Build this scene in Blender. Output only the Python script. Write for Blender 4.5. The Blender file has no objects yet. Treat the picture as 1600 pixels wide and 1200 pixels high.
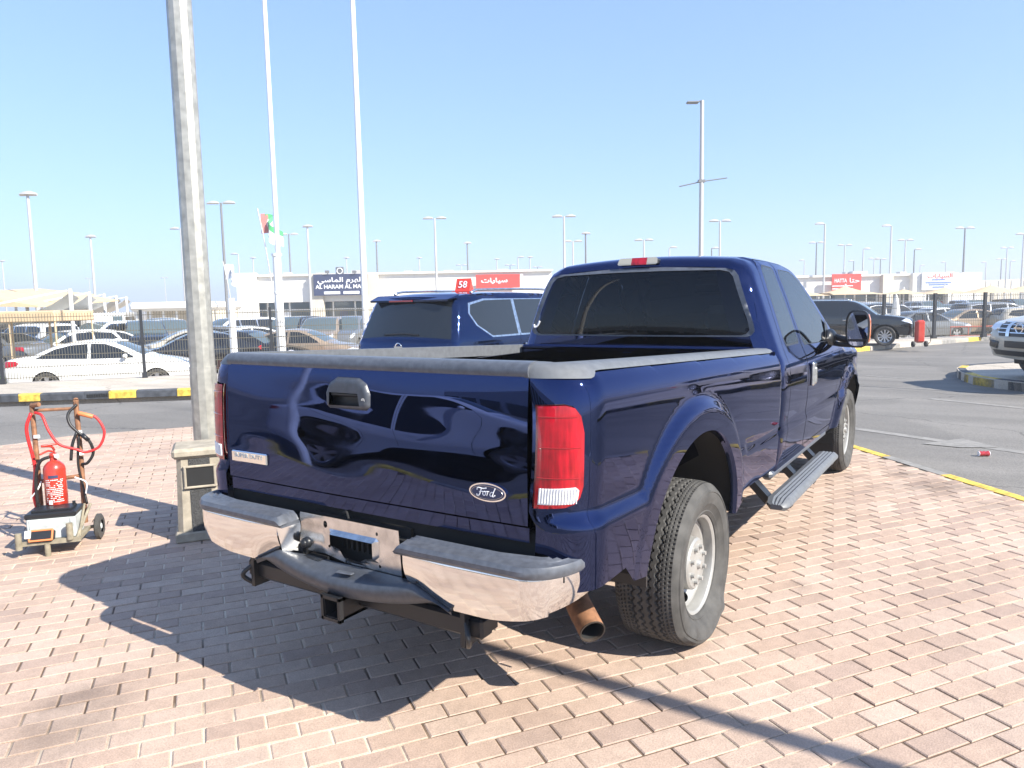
import bpy, math, random
import numpy as np
from mathutils import Vector, Matrix
from mathutils.geometry import delaunay_2d_cdt
R = math.radians
random.seed(7)
S = bpy.context.scene
COL = S.collection
# ------------------------------------------------------------ camera, sky, sun, exposure
CAM = Vector((2.056, -2.025, 1.604)); YAW, PITCH, ROLL, FPX = 0.579, 0.109, -0.0199, 1154.8
cd = bpy.data.cameras.new('camera'); cam = bpy.data.objects.new('camera', cd); COL.objects.link(cam); S.camera = cam
cd.sensor_fit = 'HORIZONTAL'; cd.sensor_width = 36; cd.lens = FPX / 1600 * 36; cd.clip_end = 3000; cd.clip_start = 0.05
_f = Vector((-math.sin(YAW) * math.cos(PITCH), math.cos(YAW) * math.cos(PITCH), -math.sin(PITCH)))
_r = Vector((math.cos(YAW), math.sin(YAW), 0)); _u = _r.cross(_f)
_r2 = _r * math.cos(ROLL) + _u * math.sin(ROLL); _u2 = -_r * math.sin(ROLL) + _u * math.cos(ROLL)
cam.matrix_world = Matrix(((_r2.x, _u2.x, -_f.x, CAM.x), (_r2.y, _u2.y, -_f.y, CAM.y), (_r2.z, _u2.z, -_f.z, CAM.z), (0, 0, 0, 1)))
SUN_EL, SUN_AZ = R(37.8), R(-1.0)          # azimuth from +X towards +Y
w = S.world = bpy.data.worlds.new('World'); w.use_nodes = True
nt = w.node_tree; bg = nt.nodes['Background']; sky = nt.nodes.new('ShaderNodeTexSky'); sky.sky_type = 'NISHITA'
sky.sun_disc = False; sky.sun_elevation = SUN_EL; sky.sun_rotation = R(90) - SUN_AZ
sky.air_density = 1.0; sky.dust_density = 0.3; sky.ozone_density = 2.5; sky.altitude = 0
gm = nt.nodes.new('ShaderNodeGamma'); gm.inputs[1].default_value = .5; tn = nt.nodes.new('ShaderNodeMix'); tn.data_type = 'RGBA'; tn.blend_type = 'MULTIPLY'; tn.inputs[0].default_value = 1; tn.inputs[7].default_value = (1.24, 1.58, 2.20, 1)
nt.links.new(sky.outputs[0], gm.inputs[0]); nt.links.new(gm.outputs[0], tn.inputs[6]); nt.links.new(tn.outputs[2], bg.inputs[0]); bg.inputs[1].default_value = 0.12
sl = bpy.data.lights.new('sun', 'SUN'); so = bpy.data.objects.new('sun', sl); COL.objects.link(so)
sl.energy = 5.0; sl.angle = R(0.5); sl.color = (1, .94, .84)
_sd = Vector((math.cos(SUN_EL) * math.cos(SUN_AZ), math.cos(SUN_EL) * math.sin(SUN_AZ), math.sin(SUN_EL)))
so.rotation_euler = _sd.to_track_quat('Z', 'Y').to_euler()
S.view_settings.view_transform = 'Standard'; S.view_settings.look = 'None'; S.view_settings.gamma = 1
S.view_settings.exposure = 1.10
# ------------------------------------------------------------ helpers
def ray(px, py): return _f + _r2 * ((px - 800) / FPX) + _u2 * ((600 - py) / FPX)
def G(px, py, z=0.0):                     # photo direction -> point on the level z
    d = ray(px, py); t = (z - CAM.z) / d.z; return CAM + d * t
_fh = Vector((_f.x, _f.y, 0)).normalized()
def AT(px, py, D):                        # photo direction -> point at real distance D ahead
    d = ray(px, py); return CAM + d * (D / d.dot(_fh))
def ground_z(x, y):
    r = math.hypot(x - 2, y + 2); t = min(1, max(0, (r - 24) / 36)); return -0.16 - 0.55 * t * t * (3 - 2 * t)
def ground_at(px, D):
    p = AT(px, 470, D); p.z = ground_z(p.x, p.y); return p
def tag(o, label=None, cat=None, group=None, kind=None):
    if label: o['label'] = label
    if cat: o['category'] = cat
    if group: o['group'] = group
    if kind: o['kind'] = kind
    return o
def thing(name, label, cat, loc=(0, 0, 0), rz=0, group=None):
    o = bpy.data.objects.new(name, None); COL.objects.link(o); o.location = loc; o.rotation_euler = (0, 0, rz)
    o.empty_display_size = .1
    return tag(o, label, cat, group)
class MB:
    def __init__(s): s.v = []; s.f = []; s.m = []
    def add(s, vs, fs, M=None, mi=0):
        n = len(s.v)
        if M is not None: vs = [M @ Vector(v) for v in vs]
        s.v += [tuple(v) for v in vs]; s.f += [tuple(i + n for i in f) for f in fs]; s.m += [mi] * len(fs); return s
    def box(s, c, d, rz=0, M=None, mi=0, bev=0):
        x, y, z = d[0] / 2, d[1] / 2, d[2] / 2
        T = Matrix.Translation(c) @ Matrix.Rotation(rz, 4, 'Z')
        if M is not None: T = M @ T
        if bev:
            b = min(bev, x * .9, y * .9, z * .9); vs = []; 
            for sx in (-1, 1):
                for sy in (-1, 1):
                    for sz in (-1, 1):
                        vs += [(sx * x, sy * (y - b), sz * (z - b)), (sx * (x - b), sy * y, sz * (z - b)), (sx * (x - b), sy * (y - b), sz * z)]
            I = lambda a, b_, c_, k: ((a * 2 + b_) * 2 + c_) * 3 + k
            fs = []
            for a in (0, 1): fs.append([I(a, 0, 0, 0), I(a, 1, 0, 0), I(a, 1, 1, 0), I(a, 0, 1, 0)]); fs.append([I(0, a, 0, 1), I(1, a, 0, 1), I(1, a, 1, 1), I(0, a, 1, 1)]); fs.append([I(0, 0, a, 2), I(1, 0, a, 2), I(1, 1, a, 2), I(0, 1, a, 2)])
            for a in (0, 1):
                for c_ in (0, 1):
                    fs.append([I(a, 0, c_, 0), I(a, 1, c_, 0), I(a, 1, c_, 2), I(a, 0, c_, 2)]); fs.append([I(0, a, c_, 1), I(1, a, c_, 1), I(1, a, c_, 2), I(0, a, c_, 2)]); fs.append([I(a, c_, 0, 0), I(a, c_, 1, 0), I(a, c_, 1, 1), I(a, c_, 0, 1)])
                    for e in (0, 1): fs.append([I(a, c_, e, 0), I(a, c_, e, 1), I(a, c_, e, 2)])
            return s.add(vs, fs, T, mi)
        vs = [(sx * x, sy * y, sz * z) for sx in (-1, 1) for sy in (-1, 1) for sz in (-1, 1)]
        return s.add(vs, [(0, 1, 3, 2), (4, 6, 7, 5), (0, 4, 5, 1), (2, 3, 7, 6), (0, 2, 6, 4), (1, 5, 7, 3)], T, mi)
    def cyl(s, a, b, r0, r1=None, n=16, caps=True, M=None, mi=0):
        r1 = r0 if r1 is None else r1; a = Vector(a); b = Vector(b); q = (b - a).to_track_quat('Z', 'Y'); vs = []
        for p, r in ((a, r0), (b, r1)):
            vs += [p + q @ Vector((r * math.cos(2 * math.pi * i / n), r * math.sin(2 * math.pi * i / n), 0)) for i in range(n)]
        fs = [(i, (i + 1) % n, n + (i + 1) % n, n + i) for i in range(n)]
        if caps: fs += [tuple(range(n))[::-1], tuple(range(n, 2 * n))]
        return s.add(vs, fs, M, mi)
    def tube(s, pts, r, n=8, M=None, mi=0, spl=True):
        pts = [Vector(p) for p in pts]
        if spl and len(pts) > 2: pts = [Vector(p) for p in catmull(pts, 6)]
        vs = []; N = len(pts); up = Vector((0, 0, 1)); pu = None
        for i, p in enumerate(pts):
            t = (pts[min(i + 1, N - 1)] - pts[max(i - 1, 0)]).normalized()
            u = (pu - t * pu.dot(t)) if pu else (Vector((.3, .1, 1)) if abs(t.z) < .9 else Vector((1, .2, 0)))
            u = (u - t * u.dot(t)).normalized(); pu = u; v = t.cross(u); rr = r[i * len(r) // N] if isinstance(r, (list, tuple)) else r
            vs += [p + (u * math.cos(2 * math.pi * k / n) + v * math.sin(2 * math.pi * k / n)) * rr for k in range(n)]
        fs = [(i * n + k, i * n + (k + 1) % n, (i + 1) * n + (k + 1) % n, (i + 1) * n + k) for i in range(N - 1) for k in range(n)]
        fs += [tuple(range(n))[::-1], tuple(range((N - 1) * n, N * n))]
        return s.add(vs, fs, M, mi)
    def lathe(s, prof, n=32, M=None, mi=0, close=False):      # prof: (axis pos along X, radius)
        vs = [(a, r * math.cos(2 * math.pi * k / n), r * math.sin(2 * math.pi * k / n)) for a, r in prof for k in range(n)]
        m = len(prof); fs = [(i * n + k, i * n + (k + 1) % n, ((i + 1) % m) * n + (k + 1) % n, ((i + 1) % m) * n + k) for i in range(m if close else m - 1) for k in range(n)]
        return s.add(vs, fs, M, mi)
    def prism(s, poly, t, M=None, mi=0):                       # poly in local XZ, thickness along Y
        n = len(poly); vs = [(x, -t / 2, z) for x, z in poly] + [(x, t / 2, z) for x, z in poly]
        return s.add(vs, [tuple(range(n)), tuple(range(2 * n - 1, n - 1, -1))] + [(i, n + i, n + (i + 1) % n, (i + 1) % n) for i in range(n)], M, mi)
    def ball(s, c, r, n=12, M=None, mi=0):
        c = Vector(c); r = (r, r, r) if not isinstance(r, (tuple, list)) else r
        m = n // 2; vs = [(c.x + r[0] * math.sin(math.pi * i / m) * math.cos(2 * math.pi * k / n), c.y + r[1] * math.sin(math.pi * i / m) * math.sin(2 * math.pi * k / n), c.z + r[2] * math.cos(math.pi * i / m)) for i in range(m + 1) for k in range(n)]
        return s.add(vs, [(i * n + k, i * n + (k + 1) % n, (i + 1) * n + (k + 1) % n, (i + 1) * n + k) for i in range(m) for k in range(n)], M, mi)
    def build(s, name, mats, parent=None, smooth=False, M=None):
        return mesh(name, s.v, s.f, mats, parent, smooth, s.m, M)
def mesh(name, vs, fs, mats, parent=None, smooth=False, mi=None, M=None):
    me = bpy.data.meshes.new(name)
    if M is not None: vs = [M @ Vector(v) for v in vs]
    me.from_pydata([tuple(map(float, v)) for v in vs], [], [tuple(map(int, f)) for f in fs])
    for m in (mats if isinstance(mats, (list, tuple)) else [mats]): me.materials.append(m)
    if mi and any(mi): me.polygons.foreach_set('material_index', mi)
    if smooth:
        me.polygons.foreach_set('use_smooth', [True] * len(me.polygons))
        if smooth is not True: me.set_sharp_from_angle(angle=R(smooth))
    me.update()
    o = bpy.data.objects.new(name, me); COL.objects.link(o)
    if parent is not None: o.parent = parent
    return o
def catmull(pts, k=6, closed=False):
    P = [np.array(p, float) for p in pts]; n = len(P); out = []
    for i in range(n if closed else n - 1):
        g = lambda j: P[j % n] if closed else (P[j] if 0 <= j < n else (2 * P[0] - P[1] if j < 0 else 2 * P[-1] - P[-2]))
        a, b, c, d = g(i - 1), g(i), g(i + 1), g(i + 2)
        for q in range(k):
            t = q / k; out.append(.5 * (2 * b + (c - a) * t + (2 * a - 5 * b + 4 * c - d) * t * t + (3 * b - a - 3 * c + d) * t ** 3))
    if not closed: out.append(P[-1])
    return out
def dens(pl, h, closed=False):
    out = []; n = len(pl)
    for i in range(n if closed else n - 1):
        a = np.array(pl[i], float); b = np.array(pl[(i + 1) % n], float); k = max(1, int(math.ceil(np.hypot(*(b - a)) / h)))
        out += [a + (b - a) * q / k for q in range(k)]
    if not closed: out.append(np.array(pl[-1], float))
    return out
def inpoly(P, poly):
    x, y = P[:, 0], P[:, 1]; c = np.zeros(len(P), bool); n = len(poly); j = n - 1
    for i in range(n):
        xi, yi = poly[i][0], poly[i][1]; xj, yj = poly[j][0], poly[j][1]
        if yi != yj: c ^= ((yi > y) != (yj > y)) & (x < (xj - xi) * (y - yi) / (yj - yi) + xi)
        j = i
    return c
def dseg(P, pl, closed=False):
    d = np.full(len(P), 1e9); n = len(pl)
    for i in range(n if closed else n - 1):
        a = np.array(pl[i], float); b = np.array(pl[(i + 1) % n], float); ab = b - a; L = max(ab @ ab, 1e-12)
        t = np.clip(((P - a) @ ab) / L, 0, 1); q = P - (a + t[:, None] * ab); d = np.minimum(d, np.hypot(q[:, 0], q[:, 1]))
    return d
def thick(pl, w):                                              # polyline -> thin polygon
    P = [np.array(p, float) for p in pl]; L = []; Rr = []
    for i in range(len(P)):
        t = P[min(i + 1, len(P) - 1)] - P[max(i - 1, 0)]; t /= np.hypot(*t); nrm = np.array([-t[1], t[0]]) * w / 2
        L.append(P[i] + nrm); Rr.append(P[i] - nrm)
    return L + Rr[::-1]
def panel(outline, h, fmap, regions=()):
    """2D outline triangulated on a fine grid and mapped onto a curved surface; regions: (key, polygon); key None leaves a hole"""
    o = dens(outline, h, True); cons = [o] + [dens(p, h, True) for _, p in regions]
    A = np.array(o); x0, y0 = A.min(0); x1, y1 = A.max(0)
    gx, gy = np.meshgrid(np.arange(x0 + h / 2, x1, h), np.arange(y0 + h / 2, y1, h)); gp = np.c_[gx.ravel(), gy.ravel()]
    gp = gp[inpoly(gp, o)]
    for c in cons: gp = gp[dseg(gp, c, True) > h * .4]
    vs = [Vector(p) for p in gp]; es = []
    for c in cons:
        n = len(vs); vs += [Vector(p) for p in c]; es += [(n + i, n + (i + 1) % len(c)) for i in range(len(c))]
    ov, _, of, *_ = delaunay_2d_cdt(vs, es, [], 0, 1e-5)
    V = np.array([tuple(v) for v in ov]); T = np.array([f for f in of if len(f) == 3]); cen = V[T].mean(1)
    key = np.where(inpoly(cen, o), 0, -1)
    for k, (name, p) in enumerate(regions): key[inpoly(cen, p) & (key >= 0)] = k + 1
    X = fmap(V[:, 0], V[:, 1]); out = {}
    names = ['body'] + [n for n, _ in regions]
    for k, nme in enumerate(names):
        t = T[key == k]
        if nme is None or len(t) == 0: continue
        ids, inv = np.unique(t, return_inverse=True); vv, ff = X[ids], inv.reshape(-1, 3)
        if nme in out: ff = ff + len(out[nme][0]); vv = np.vstack([out[nme][0], vv]); ff = np.vstack([out[nme][1], ff])
        out[nme] = (vv, ff)
    return out
def sstep(x): x = np.clip(x, 0, 1); return x * x * (3 - 2 * x)
def text(body, size, mat, name='lettering', parent=None, M=None, ext=.002, shear=0, sx=1, align='CENTER', off=0):
    c = bpy.data.curves.new('t', 'FONT'); c.body = body; c.size = size; c.extrude = ext; c.shear = shear; c.align_x = align; c.align_y = 'CENTER'; c.offset = off; c.resolution_u = 3
    o = bpy.data.objects.new('t', c); COL.objects.link(o); bpy.context.view_layer.update()
    me = bpy.data.meshes.new_from_object(o.evaluated_get(bpy.context.evaluated_depsgraph_get())); bpy.data.objects.remove(o)
    me.name = name; me.transform(Matrix.Diagonal((sx, 1, 1, 1)))
    if M is not None: me.transform(M)
    me.materials.clear(); me.materials.append(mat)
    q = bpy.data.objects.new(name, me); COL.objects.link(q)
    if parent is not None: q.parent = parent
    return q
def copy_tree(o, parent=None):
    c = o.copy(); COL.objects.link(c)
    if parent is not None: c.parent = parent
    for ch in [x for x in KIDS.get(o, list(o.children))]: copy_tree(ch, c)
    return c
KIDS = {}
# ------------------------------------------------------------ materials
def mat(name, col, rough=.5, metal=0, coat=0, spec=.5, nz=None, bump=None, emit=None, trans=0, var=0, vs=5, ior=1.5):
    m = bpy.data.materials.new(name); m.use_nodes = True; n = m.node_tree; b = n.nodes['Principled BSDF']
    b.inputs['Base Color'].default_value = (*col, 1); b.inputs['Roughness'].default_value = rough; b.inputs['Metallic'].default_value = metal
    b.inputs['Coat Weight'].default_value = coat; b.inputs['Coat Roughness'].default_value = .02; b.inputs['Specular IOR Level'].default_value = spec
    b.inputs['Transmission Weight'].default_value = trans; b.inputs['IOR'].default_value = ior
    if var:
        tc = n.nodes.new('ShaderNodeTexCoord'); t = n.nodes.new('ShaderNodeTexNoise'); t.inputs['Scale'].default_value = vs; t.inputs['Detail'].default_value = 6
        r = n.nodes.new('ShaderNodeMapRange'); r.inputs[3].default_value = 1 - var; r.inputs[4].default_value = 1 + var; r.inputs[1].default_value = .3; r.inputs[2].default_value = .7
        mx = n.nodes.new('ShaderNodeMix'); mx.data_type = 'RGBA'; mx.blend_type = 'MULTIPLY'; mx.inputs[0].default_value = 1; mx.inputs[6].default_value = (*col, 1)
        n.links.new(tc.outputs['Object'], t.inputs['Vector']); n.links.new(t.outputs[0], r.inputs[0]); n.links.new(r.outputs[0], mx.inputs[7]); n.links.new(mx.outputs[2], b.inputs['Base Color'])
    if bump:
        sc, st, ds = bump; tc = n.nodes.new('ShaderNodeTexCoord'); t = n.nodes.new('ShaderNodeTexNoise'); t.inputs['Scale'].default_value = sc; t.inputs['Detail'].default_value = 3 if sc > 20 else 0
        bp = n.nodes.new('ShaderNodeBump'); bp.inputs['Strength'].default_value = st; bp.inputs['Distance'].default_value = ds
        n.links.new(tc.outputs['Object'], t.inputs['Vector']); n.links.new(t.outputs[0], bp.inputs['Height']); n.links.new(bp.outputs[0], b.inputs['Normal'])
        if coat: n.links.new(bp.outputs[0], b.inputs['Coat Normal'])
    return m
def paint(name, col, metal=0.0, bump=(2.2, .25, .004)):
    m = mat(name, col, .5 if metal < .9 else .03, metal, 1.0 if metal < .9 else 0, 0, bump=bump); m.node_tree.nodes['Principled BSDF'].inputs['Coat IOR'].default_value = 1.8
    n = m.node_tree; N = n.nodes.new; b = n.nodes['Principled BSDF']; b.inputs['Specular Tint'].default_value = (.80, .82, 1, 1) if metal > .9 else (1, 1, 1, 1); tc = N('ShaderNodeTexCoord'); t = N('ShaderNodeTexNoise'); t.inputs['Scale'].default_value = 3.5; t.inputs['Detail'].default_value = 8; t.inputs['Roughness'].default_value = .75
    r = N('ShaderNodeMapRange'); r.inputs[1].default_value = .45; r.inputs[2].default_value = .75; r.inputs[3].default_value = .012; r.inputs[4].default_value = .11; n.links.new(tc.outputs['Object'], t.inputs[0]); n.links.new(t.outputs[0], r.inputs[0]); n.links.new(r.outputs[0], b.inputs['Coat Roughness' if metal < .9 else 'Roughness'])
    return m
def mk_lens():
    m = bpy.data.materials.new('red_lens'); m.use_nodes = True; n = m.node_tree; b = n.nodes['Principled BSDF']; N = n.nodes.new; L = n.links.new
    tc = N('ShaderNodeTexCoord'); mp = N('ShaderNodeMapping'); mp.inputs['Scale'].default_value = (1, 1, .10); L(tc.outputs['Object'], mp.inputs[0])
    a = N('ShaderNodeTexNoise'); a.inputs['Scale'].default_value = 70; a.inputs['Detail'].default_value = 3; L(mp.outputs[0], a.inputs[0])
    c = N('ShaderNodeTexNoise'); c.inputs['Scale'].default_value = 11; c.inputs['Detail'].default_value = 3; L(tc.outputs['Object'], c.inputs[0])
    mu = N('ShaderNodeMath'); mu.operation = 'MULTIPLY_ADD'; L(a.outputs[0], mu.inputs[0]); mu.inputs[1].default_value = .6; L(c.outputs[0], mu.inputs[2])
    r = N('ShaderNodeValToRGB'); e = r.color_ramp.elements; e[0].position = .55; e[0].color = (.17, .0, .003, 1); e[1].position = .95; e[1].color = (.50, .004, .016, 1); L(mu.outputs[0], r.inputs[0]); L(r.outputs[0], b.inputs['Base Color'])
    bp = N('ShaderNodeBump'); bp.inputs['Strength'].default_value = .35; bp.inputs['Distance'].default_value = .004; L(a.outputs[0], bp.inputs['Height']); L(bp.outputs[0], b.inputs['Normal'])
    b.inputs['Roughness'].default_value = .3; b.inputs['Coat Weight'].default_value = 1; b.inputs['Coat Roughness'].default_value = .02; b.inputs['Specular IOR Level'].default_value = .3; return m
M_navy = paint('navy_paint', (.040, .054, .126), 1.0, (2.4, .5, .0055))
M_navy2 = paint('navy_paint_suv', (.036, .058, .126), 1.0, (1.5, .2, .003))
M_white = paint('white_paint', (.78, .78, .76)); M_silver = paint('beige_silver_paint', (.46, .42, .34), .1); M_black = paint('black_paint', (.008, .009, .011))
M_grey = paint('grey_paint', (.16, .17, .18), .4); M_red = paint('red_paint', (.35, .02, .02)); M_gold = paint('bronze_paint', (.33, .25, .17), .4); M_blue = paint('blue_paint', (.03, .07, .22), .2)
M_glass = mat('tinted_glass', (.012, .015, .018), .03, 0, 0, .7); M_glassl = mat('light_glass', (.08, .11, .12), .03, 0, 0, .8)
M_tyre = mat('tyre_rubber', (.058, .056, .052), .75, var=.35, vs=14, bump=(90, .3, .002)); M_dark = mat('dark_underbody', (.012, .012, .012), .8)
M_rust = mat('rusty_underbody', (.040, .028, .02), .85, var=.5, vs=9, bump=(30, .5, .004))
M_steel = mat('painted_steel_wheel', (.36, .355, .335), .38, .35, var=.12, vs=12); M_alloy = mat('alloy_wheel', (.55, .55, .56), .25, .8)
M_chrome = mat('chrome', (.84, .83, .81), .09, 1, bump=(5, .25, .003)); M_chromed = mat('dull_chrome', (.62, .62, .62), .22, 1, var=.2, vs=20)
M_plas = mat('grey_black_plastic', (.082, .090, .106), .38, 0, 0, .6, var=.22, vs=45, bump=(120, .2, .001)); M_plasw = mat('weathered_grey_plastic', (.115, .122, .130), .5, var=.15, vs=30, bump=(120, .2, .001))
M_plask = mat('dark_step_plastic', (.050, .056, .068), .40, 0, 0, .6, var=.22, vs=45, bump=(120, .2, .001)); M_plasd = mat('black_plastic', (.012, .013, .015), .4); M_rub = mat('black_rubber', (.02, .02, .02), .6)
M_redl = mk_lens(); M_redd = mat('dark_red_lens', (.33, .004, .008), .15, 0, 1.0, .8); M_amber = mat('amber_lens', (.75, .16, .01), .12, 0, 1); M_lampc = mat('cargo_lens', (.42, .39, .31), .2, 0, 1)
M_tbase = mat('trolley_base_metal', (.24, .21, .15), .7, var=.3, vs=25)
M_clear = mat('clear_lens', (.75, .76, .78), .12, .3, 1)
M_galv = mat('galvanised_steel', (.40, .39, .345), .42, .5, var=.22, vs=16, bump=(40, .2, .003)); M_lamp = mat('lamp_post_grey', (.50, .49, .47), .5, .3); M_lampd = mat('lamp_post_dark', (.20, .20, .20), .5, .3)
M_wpost = mat('white_post', (.8, .8, .78), .45); M_fence = mat('black_fence_post', (.02, .022, .026), .5); M_wire = mat('fence_wire', (.11, .10, .075), .5)
M_conc = mat('cast_concrete', (.33, .29, .225), .85, var=.22, vs=16, bump=(60, .4, .004)); M_pebble = mat('dark_pebble_finish', (.05, .05, .05), .8, var=.9, vs=160, bump=(160, 1, .006))
M_rrust = mat('rusty_tube', (.23, .11, .055), .7, var=.4, vs=25); M_ext = mat('extinguisher_red', (.44, .035, .018), .3, 0, .6, .5, var=.12, vs=15); M_cabr = mat('red_cable', (.6, .02, .02), .45); M_cabb = mat('black_cable', (.015, .015, .015), .45)
M_paint_w = mat('worn_white_metal', (.45, .48, .47), .5, var=.2, vs=22); M_orange = mat('orange_plastic', (.65, .20, .07), .5); M_label = mat('white_label', (.75, .73, .70), .6)
M_wall = mat('white_render', (.74, .72, .67), .85, var=.04, vs=2); M_wallb = mat('cream_render', (.62, .56, .45), .85, var=.05, vs=2); M_signn = mat('navy_sign', (.035, .045, .10), .5); M_signr = mat('red_sign', (.72, .06, .04), .45)
M_lettw = mat('white_letters', (.85, .85, .85), .5); M_canv = mat('tan_canopy', (.58, .43, .26), .85, var=.08, vs=3); M_canvw = mat('white_canopy', (.78, .76, .70), .8, var=.05, vs=2); M_bglass = mat('shop_glass', (.03, .06, .07), .05, 0, 0, .7)
M_yel = mat('yellow_kerb_paint', (.62, .43, .07), .7, var=.45, vs=13, bump=(60, .4, .003)); M_kblk = mat('black_kerb_paint', (.055, .06, .07), .7, var=.5, vs=8, bump=(60, .4, .003)); M_kgry = mat('worn_grey_kerb', (.25, .24, .22), .8, var=.25, vs=8, bump=(60, .4, .003))
M_line = mat('worn_road_paint', (.235, .222, .20), .8, var=.2, vs=12); M_turf = mat('turf', (.05, .12, .02), .9, var=.3, vs=30); M_redp = mat('red_paving', (.38, .10, .07), .85, var=.15, vs=3)
M_flagg = mat('flag_green', (.10, .42, .18), .8); M_flagw = mat('flag_white', (.8, .8, .8), .8); M_flagr = mat('flag_red', (.60, .22, .20), .8); M_flagk = mat('flag_black', (.03, .03, .04), .8); M_wplas = mat('white_plastic', (.78, .78, .76), .4)

def seeglass(name, tint, ior):
    m = bpy.data.materials.new(name); m.use_nodes = True; n = m.node_tree; n.nodes.remove(n.nodes['Principled BSDF']); N = n.nodes.new; L = n.links.new
    f = N('ShaderNodeFresnel'); f.inputs[0].default_value = ior; t = N('ShaderNodeBsdfTransparent'); t.inputs[0].default_value = (*tint, 1); g = N('ShaderNodeBsdfGlossy'); g.inputs['Roughness'].default_value = .01; x = N('ShaderNodeMixShader')
    L(f.outputs[0], x.inputs[0]); L(t.outputs[0], x.inputs[1]); L(g.outputs[0], x.inputs[2]); L(x.outputs[0], n.nodes['Material Output'].inputs[0]); return m
M_glassp = seeglass('dark_rear_glass', (.10, .13, .19), 1.5); M_glasss = seeglass('side_glass', (.25, .30, .36), 3.0); M_glassw = seeglass('clear_windscreen', (.75, .82, .80), 1.5); M_seat = mat('cab_trim', (.13, .12, .105), .8, var=.1, vs=20)
def nodemat(name):
    m = bpy.data.materials.new(name); m.use_nodes = True; return m, m.node_tree, m.node_tree.nodes['Principled BSDF']
def mk_pavers(joint=False):
    m, n, b = nodemat('joint_sand' if joint else 'clay_pavers'); N = n.nodes.new; L = n.links.new; tc = N('ShaderNodeTexCoord')
    def noise(sc, dt, ro=.5): t = N('ShaderNodeTexNoise'); t.inputs['Scale'].default_value = sc; t.inputs['Detail'].default_value = dt; t.inputs['Roughness'].default_value = ro; L(tc.outputs['Object'], t.inputs['Vector']); return t
    def mrange(src, lo, hi, a=.3, c=.7): r = N('ShaderNodeMapRange'); r.inputs[1].default_value = a; r.inputs[2].default_value = c; r.inputs[3].default_value = lo; r.inputs[4].default_value = hi; L(src, r.inputs[0]); return r.outputs[0]
    def mul(c1, f): q = N('ShaderNodeMix'); q.data_type = 'RGBA'; q.blend_type = 'MULTIPLY'; q.inputs[0].default_value = 1; L(c1, q.inputs[6]); L(f, q.inputs[7]); return q.outputs[2]
    st = noise(1.3, 8, .7); fn = noise(150, 4); md = noise(17, 5, .65)
    ramp = N('ShaderNodeValToRGB'); e = ramp.color_ramp.elements
    if joint:
        big = noise(.8, 3); e[0].position = .44; e[0].color = (.12, .08, .052, 1); e[1].position = .56; e[1].color = (.62, .52, .40, 1); L(big.outputs[0], ramp.inputs[0])
    else:
        g = N('ShaderNodeNewGeometry'); e[0].color = (.365, .266, .210, 1); e[1].color = (.468, .356, .280, 1); x = ramp.color_ramp.elements.new(.25); x.color = (.420, .304, .230, 1); L(g.outputs['Random Per Island'], ramp.inputs[0])
    col = mul(mul(mul(ramp.outputs[0], mrange(st.outputs[0], .86, 1.12)), mrange(fn.outputs[0], .84, 1.14)), mrange(md.outputs[0], .90, 1.08))
    # oil stains at fixed spots
    for (sx, sy, sr, am) in ((1.75, 5.0, .55, .45), (-.9, -.75, .35, .35), (1.45, 5.35, .22, .4), (.9, -.4, .25, .2), (-1.1, -.55, .16, .3), (2.1, 4.6, .3, .3), (1.2, 2.2, .12, .25)):
        d = N('ShaderNodeVectorMath'); d.operation = 'DISTANCE'; d.inputs[1].default_value = (sx, sy, 0); L(tc.outputs['Object'], d.inputs[0])
        ad = N('ShaderNodeMath'); ad.operation = 'MULTIPLY_ADD'; L(st.outputs[0], ad.inputs[0]); ad.inputs[1].default_value = sr * 2.2; L(d.outputs['Value'], ad.inputs[2])
        r = N('ShaderNodeMapRange'); r.interpolation_type = 'SMOOTHSTEP'; r.inputs[1].default_value = sr * 1.0; r.inputs[2].default_value = sr * 2.1; r.inputs[3].default_value = 1 - am; r.inputs[4].default_value = 1; L(ad.outputs[0], r.inputs[0]); col = mul(col, r.outputs[0])
    L(col, b.inputs['Base Color']); b.inputs['Roughness'].default_value = .8
    ad = N('ShaderNodeMath'); ad.operation = 'MULTIPLY_ADD'; L(md.outputs[0], ad.inputs[0]); ad.inputs[1].default_value = 1.5; L(fn.outputs[0], ad.inputs[2])
    bp = N('ShaderNodeBump'); bp.inputs['Strength'].default_value = .7; bp.inputs['Distance'].default_value = .0022; L(ad.outputs[0], bp.inputs['Height']); L(bp.outputs[0], b.inputs['Normal'])
    return m
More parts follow.
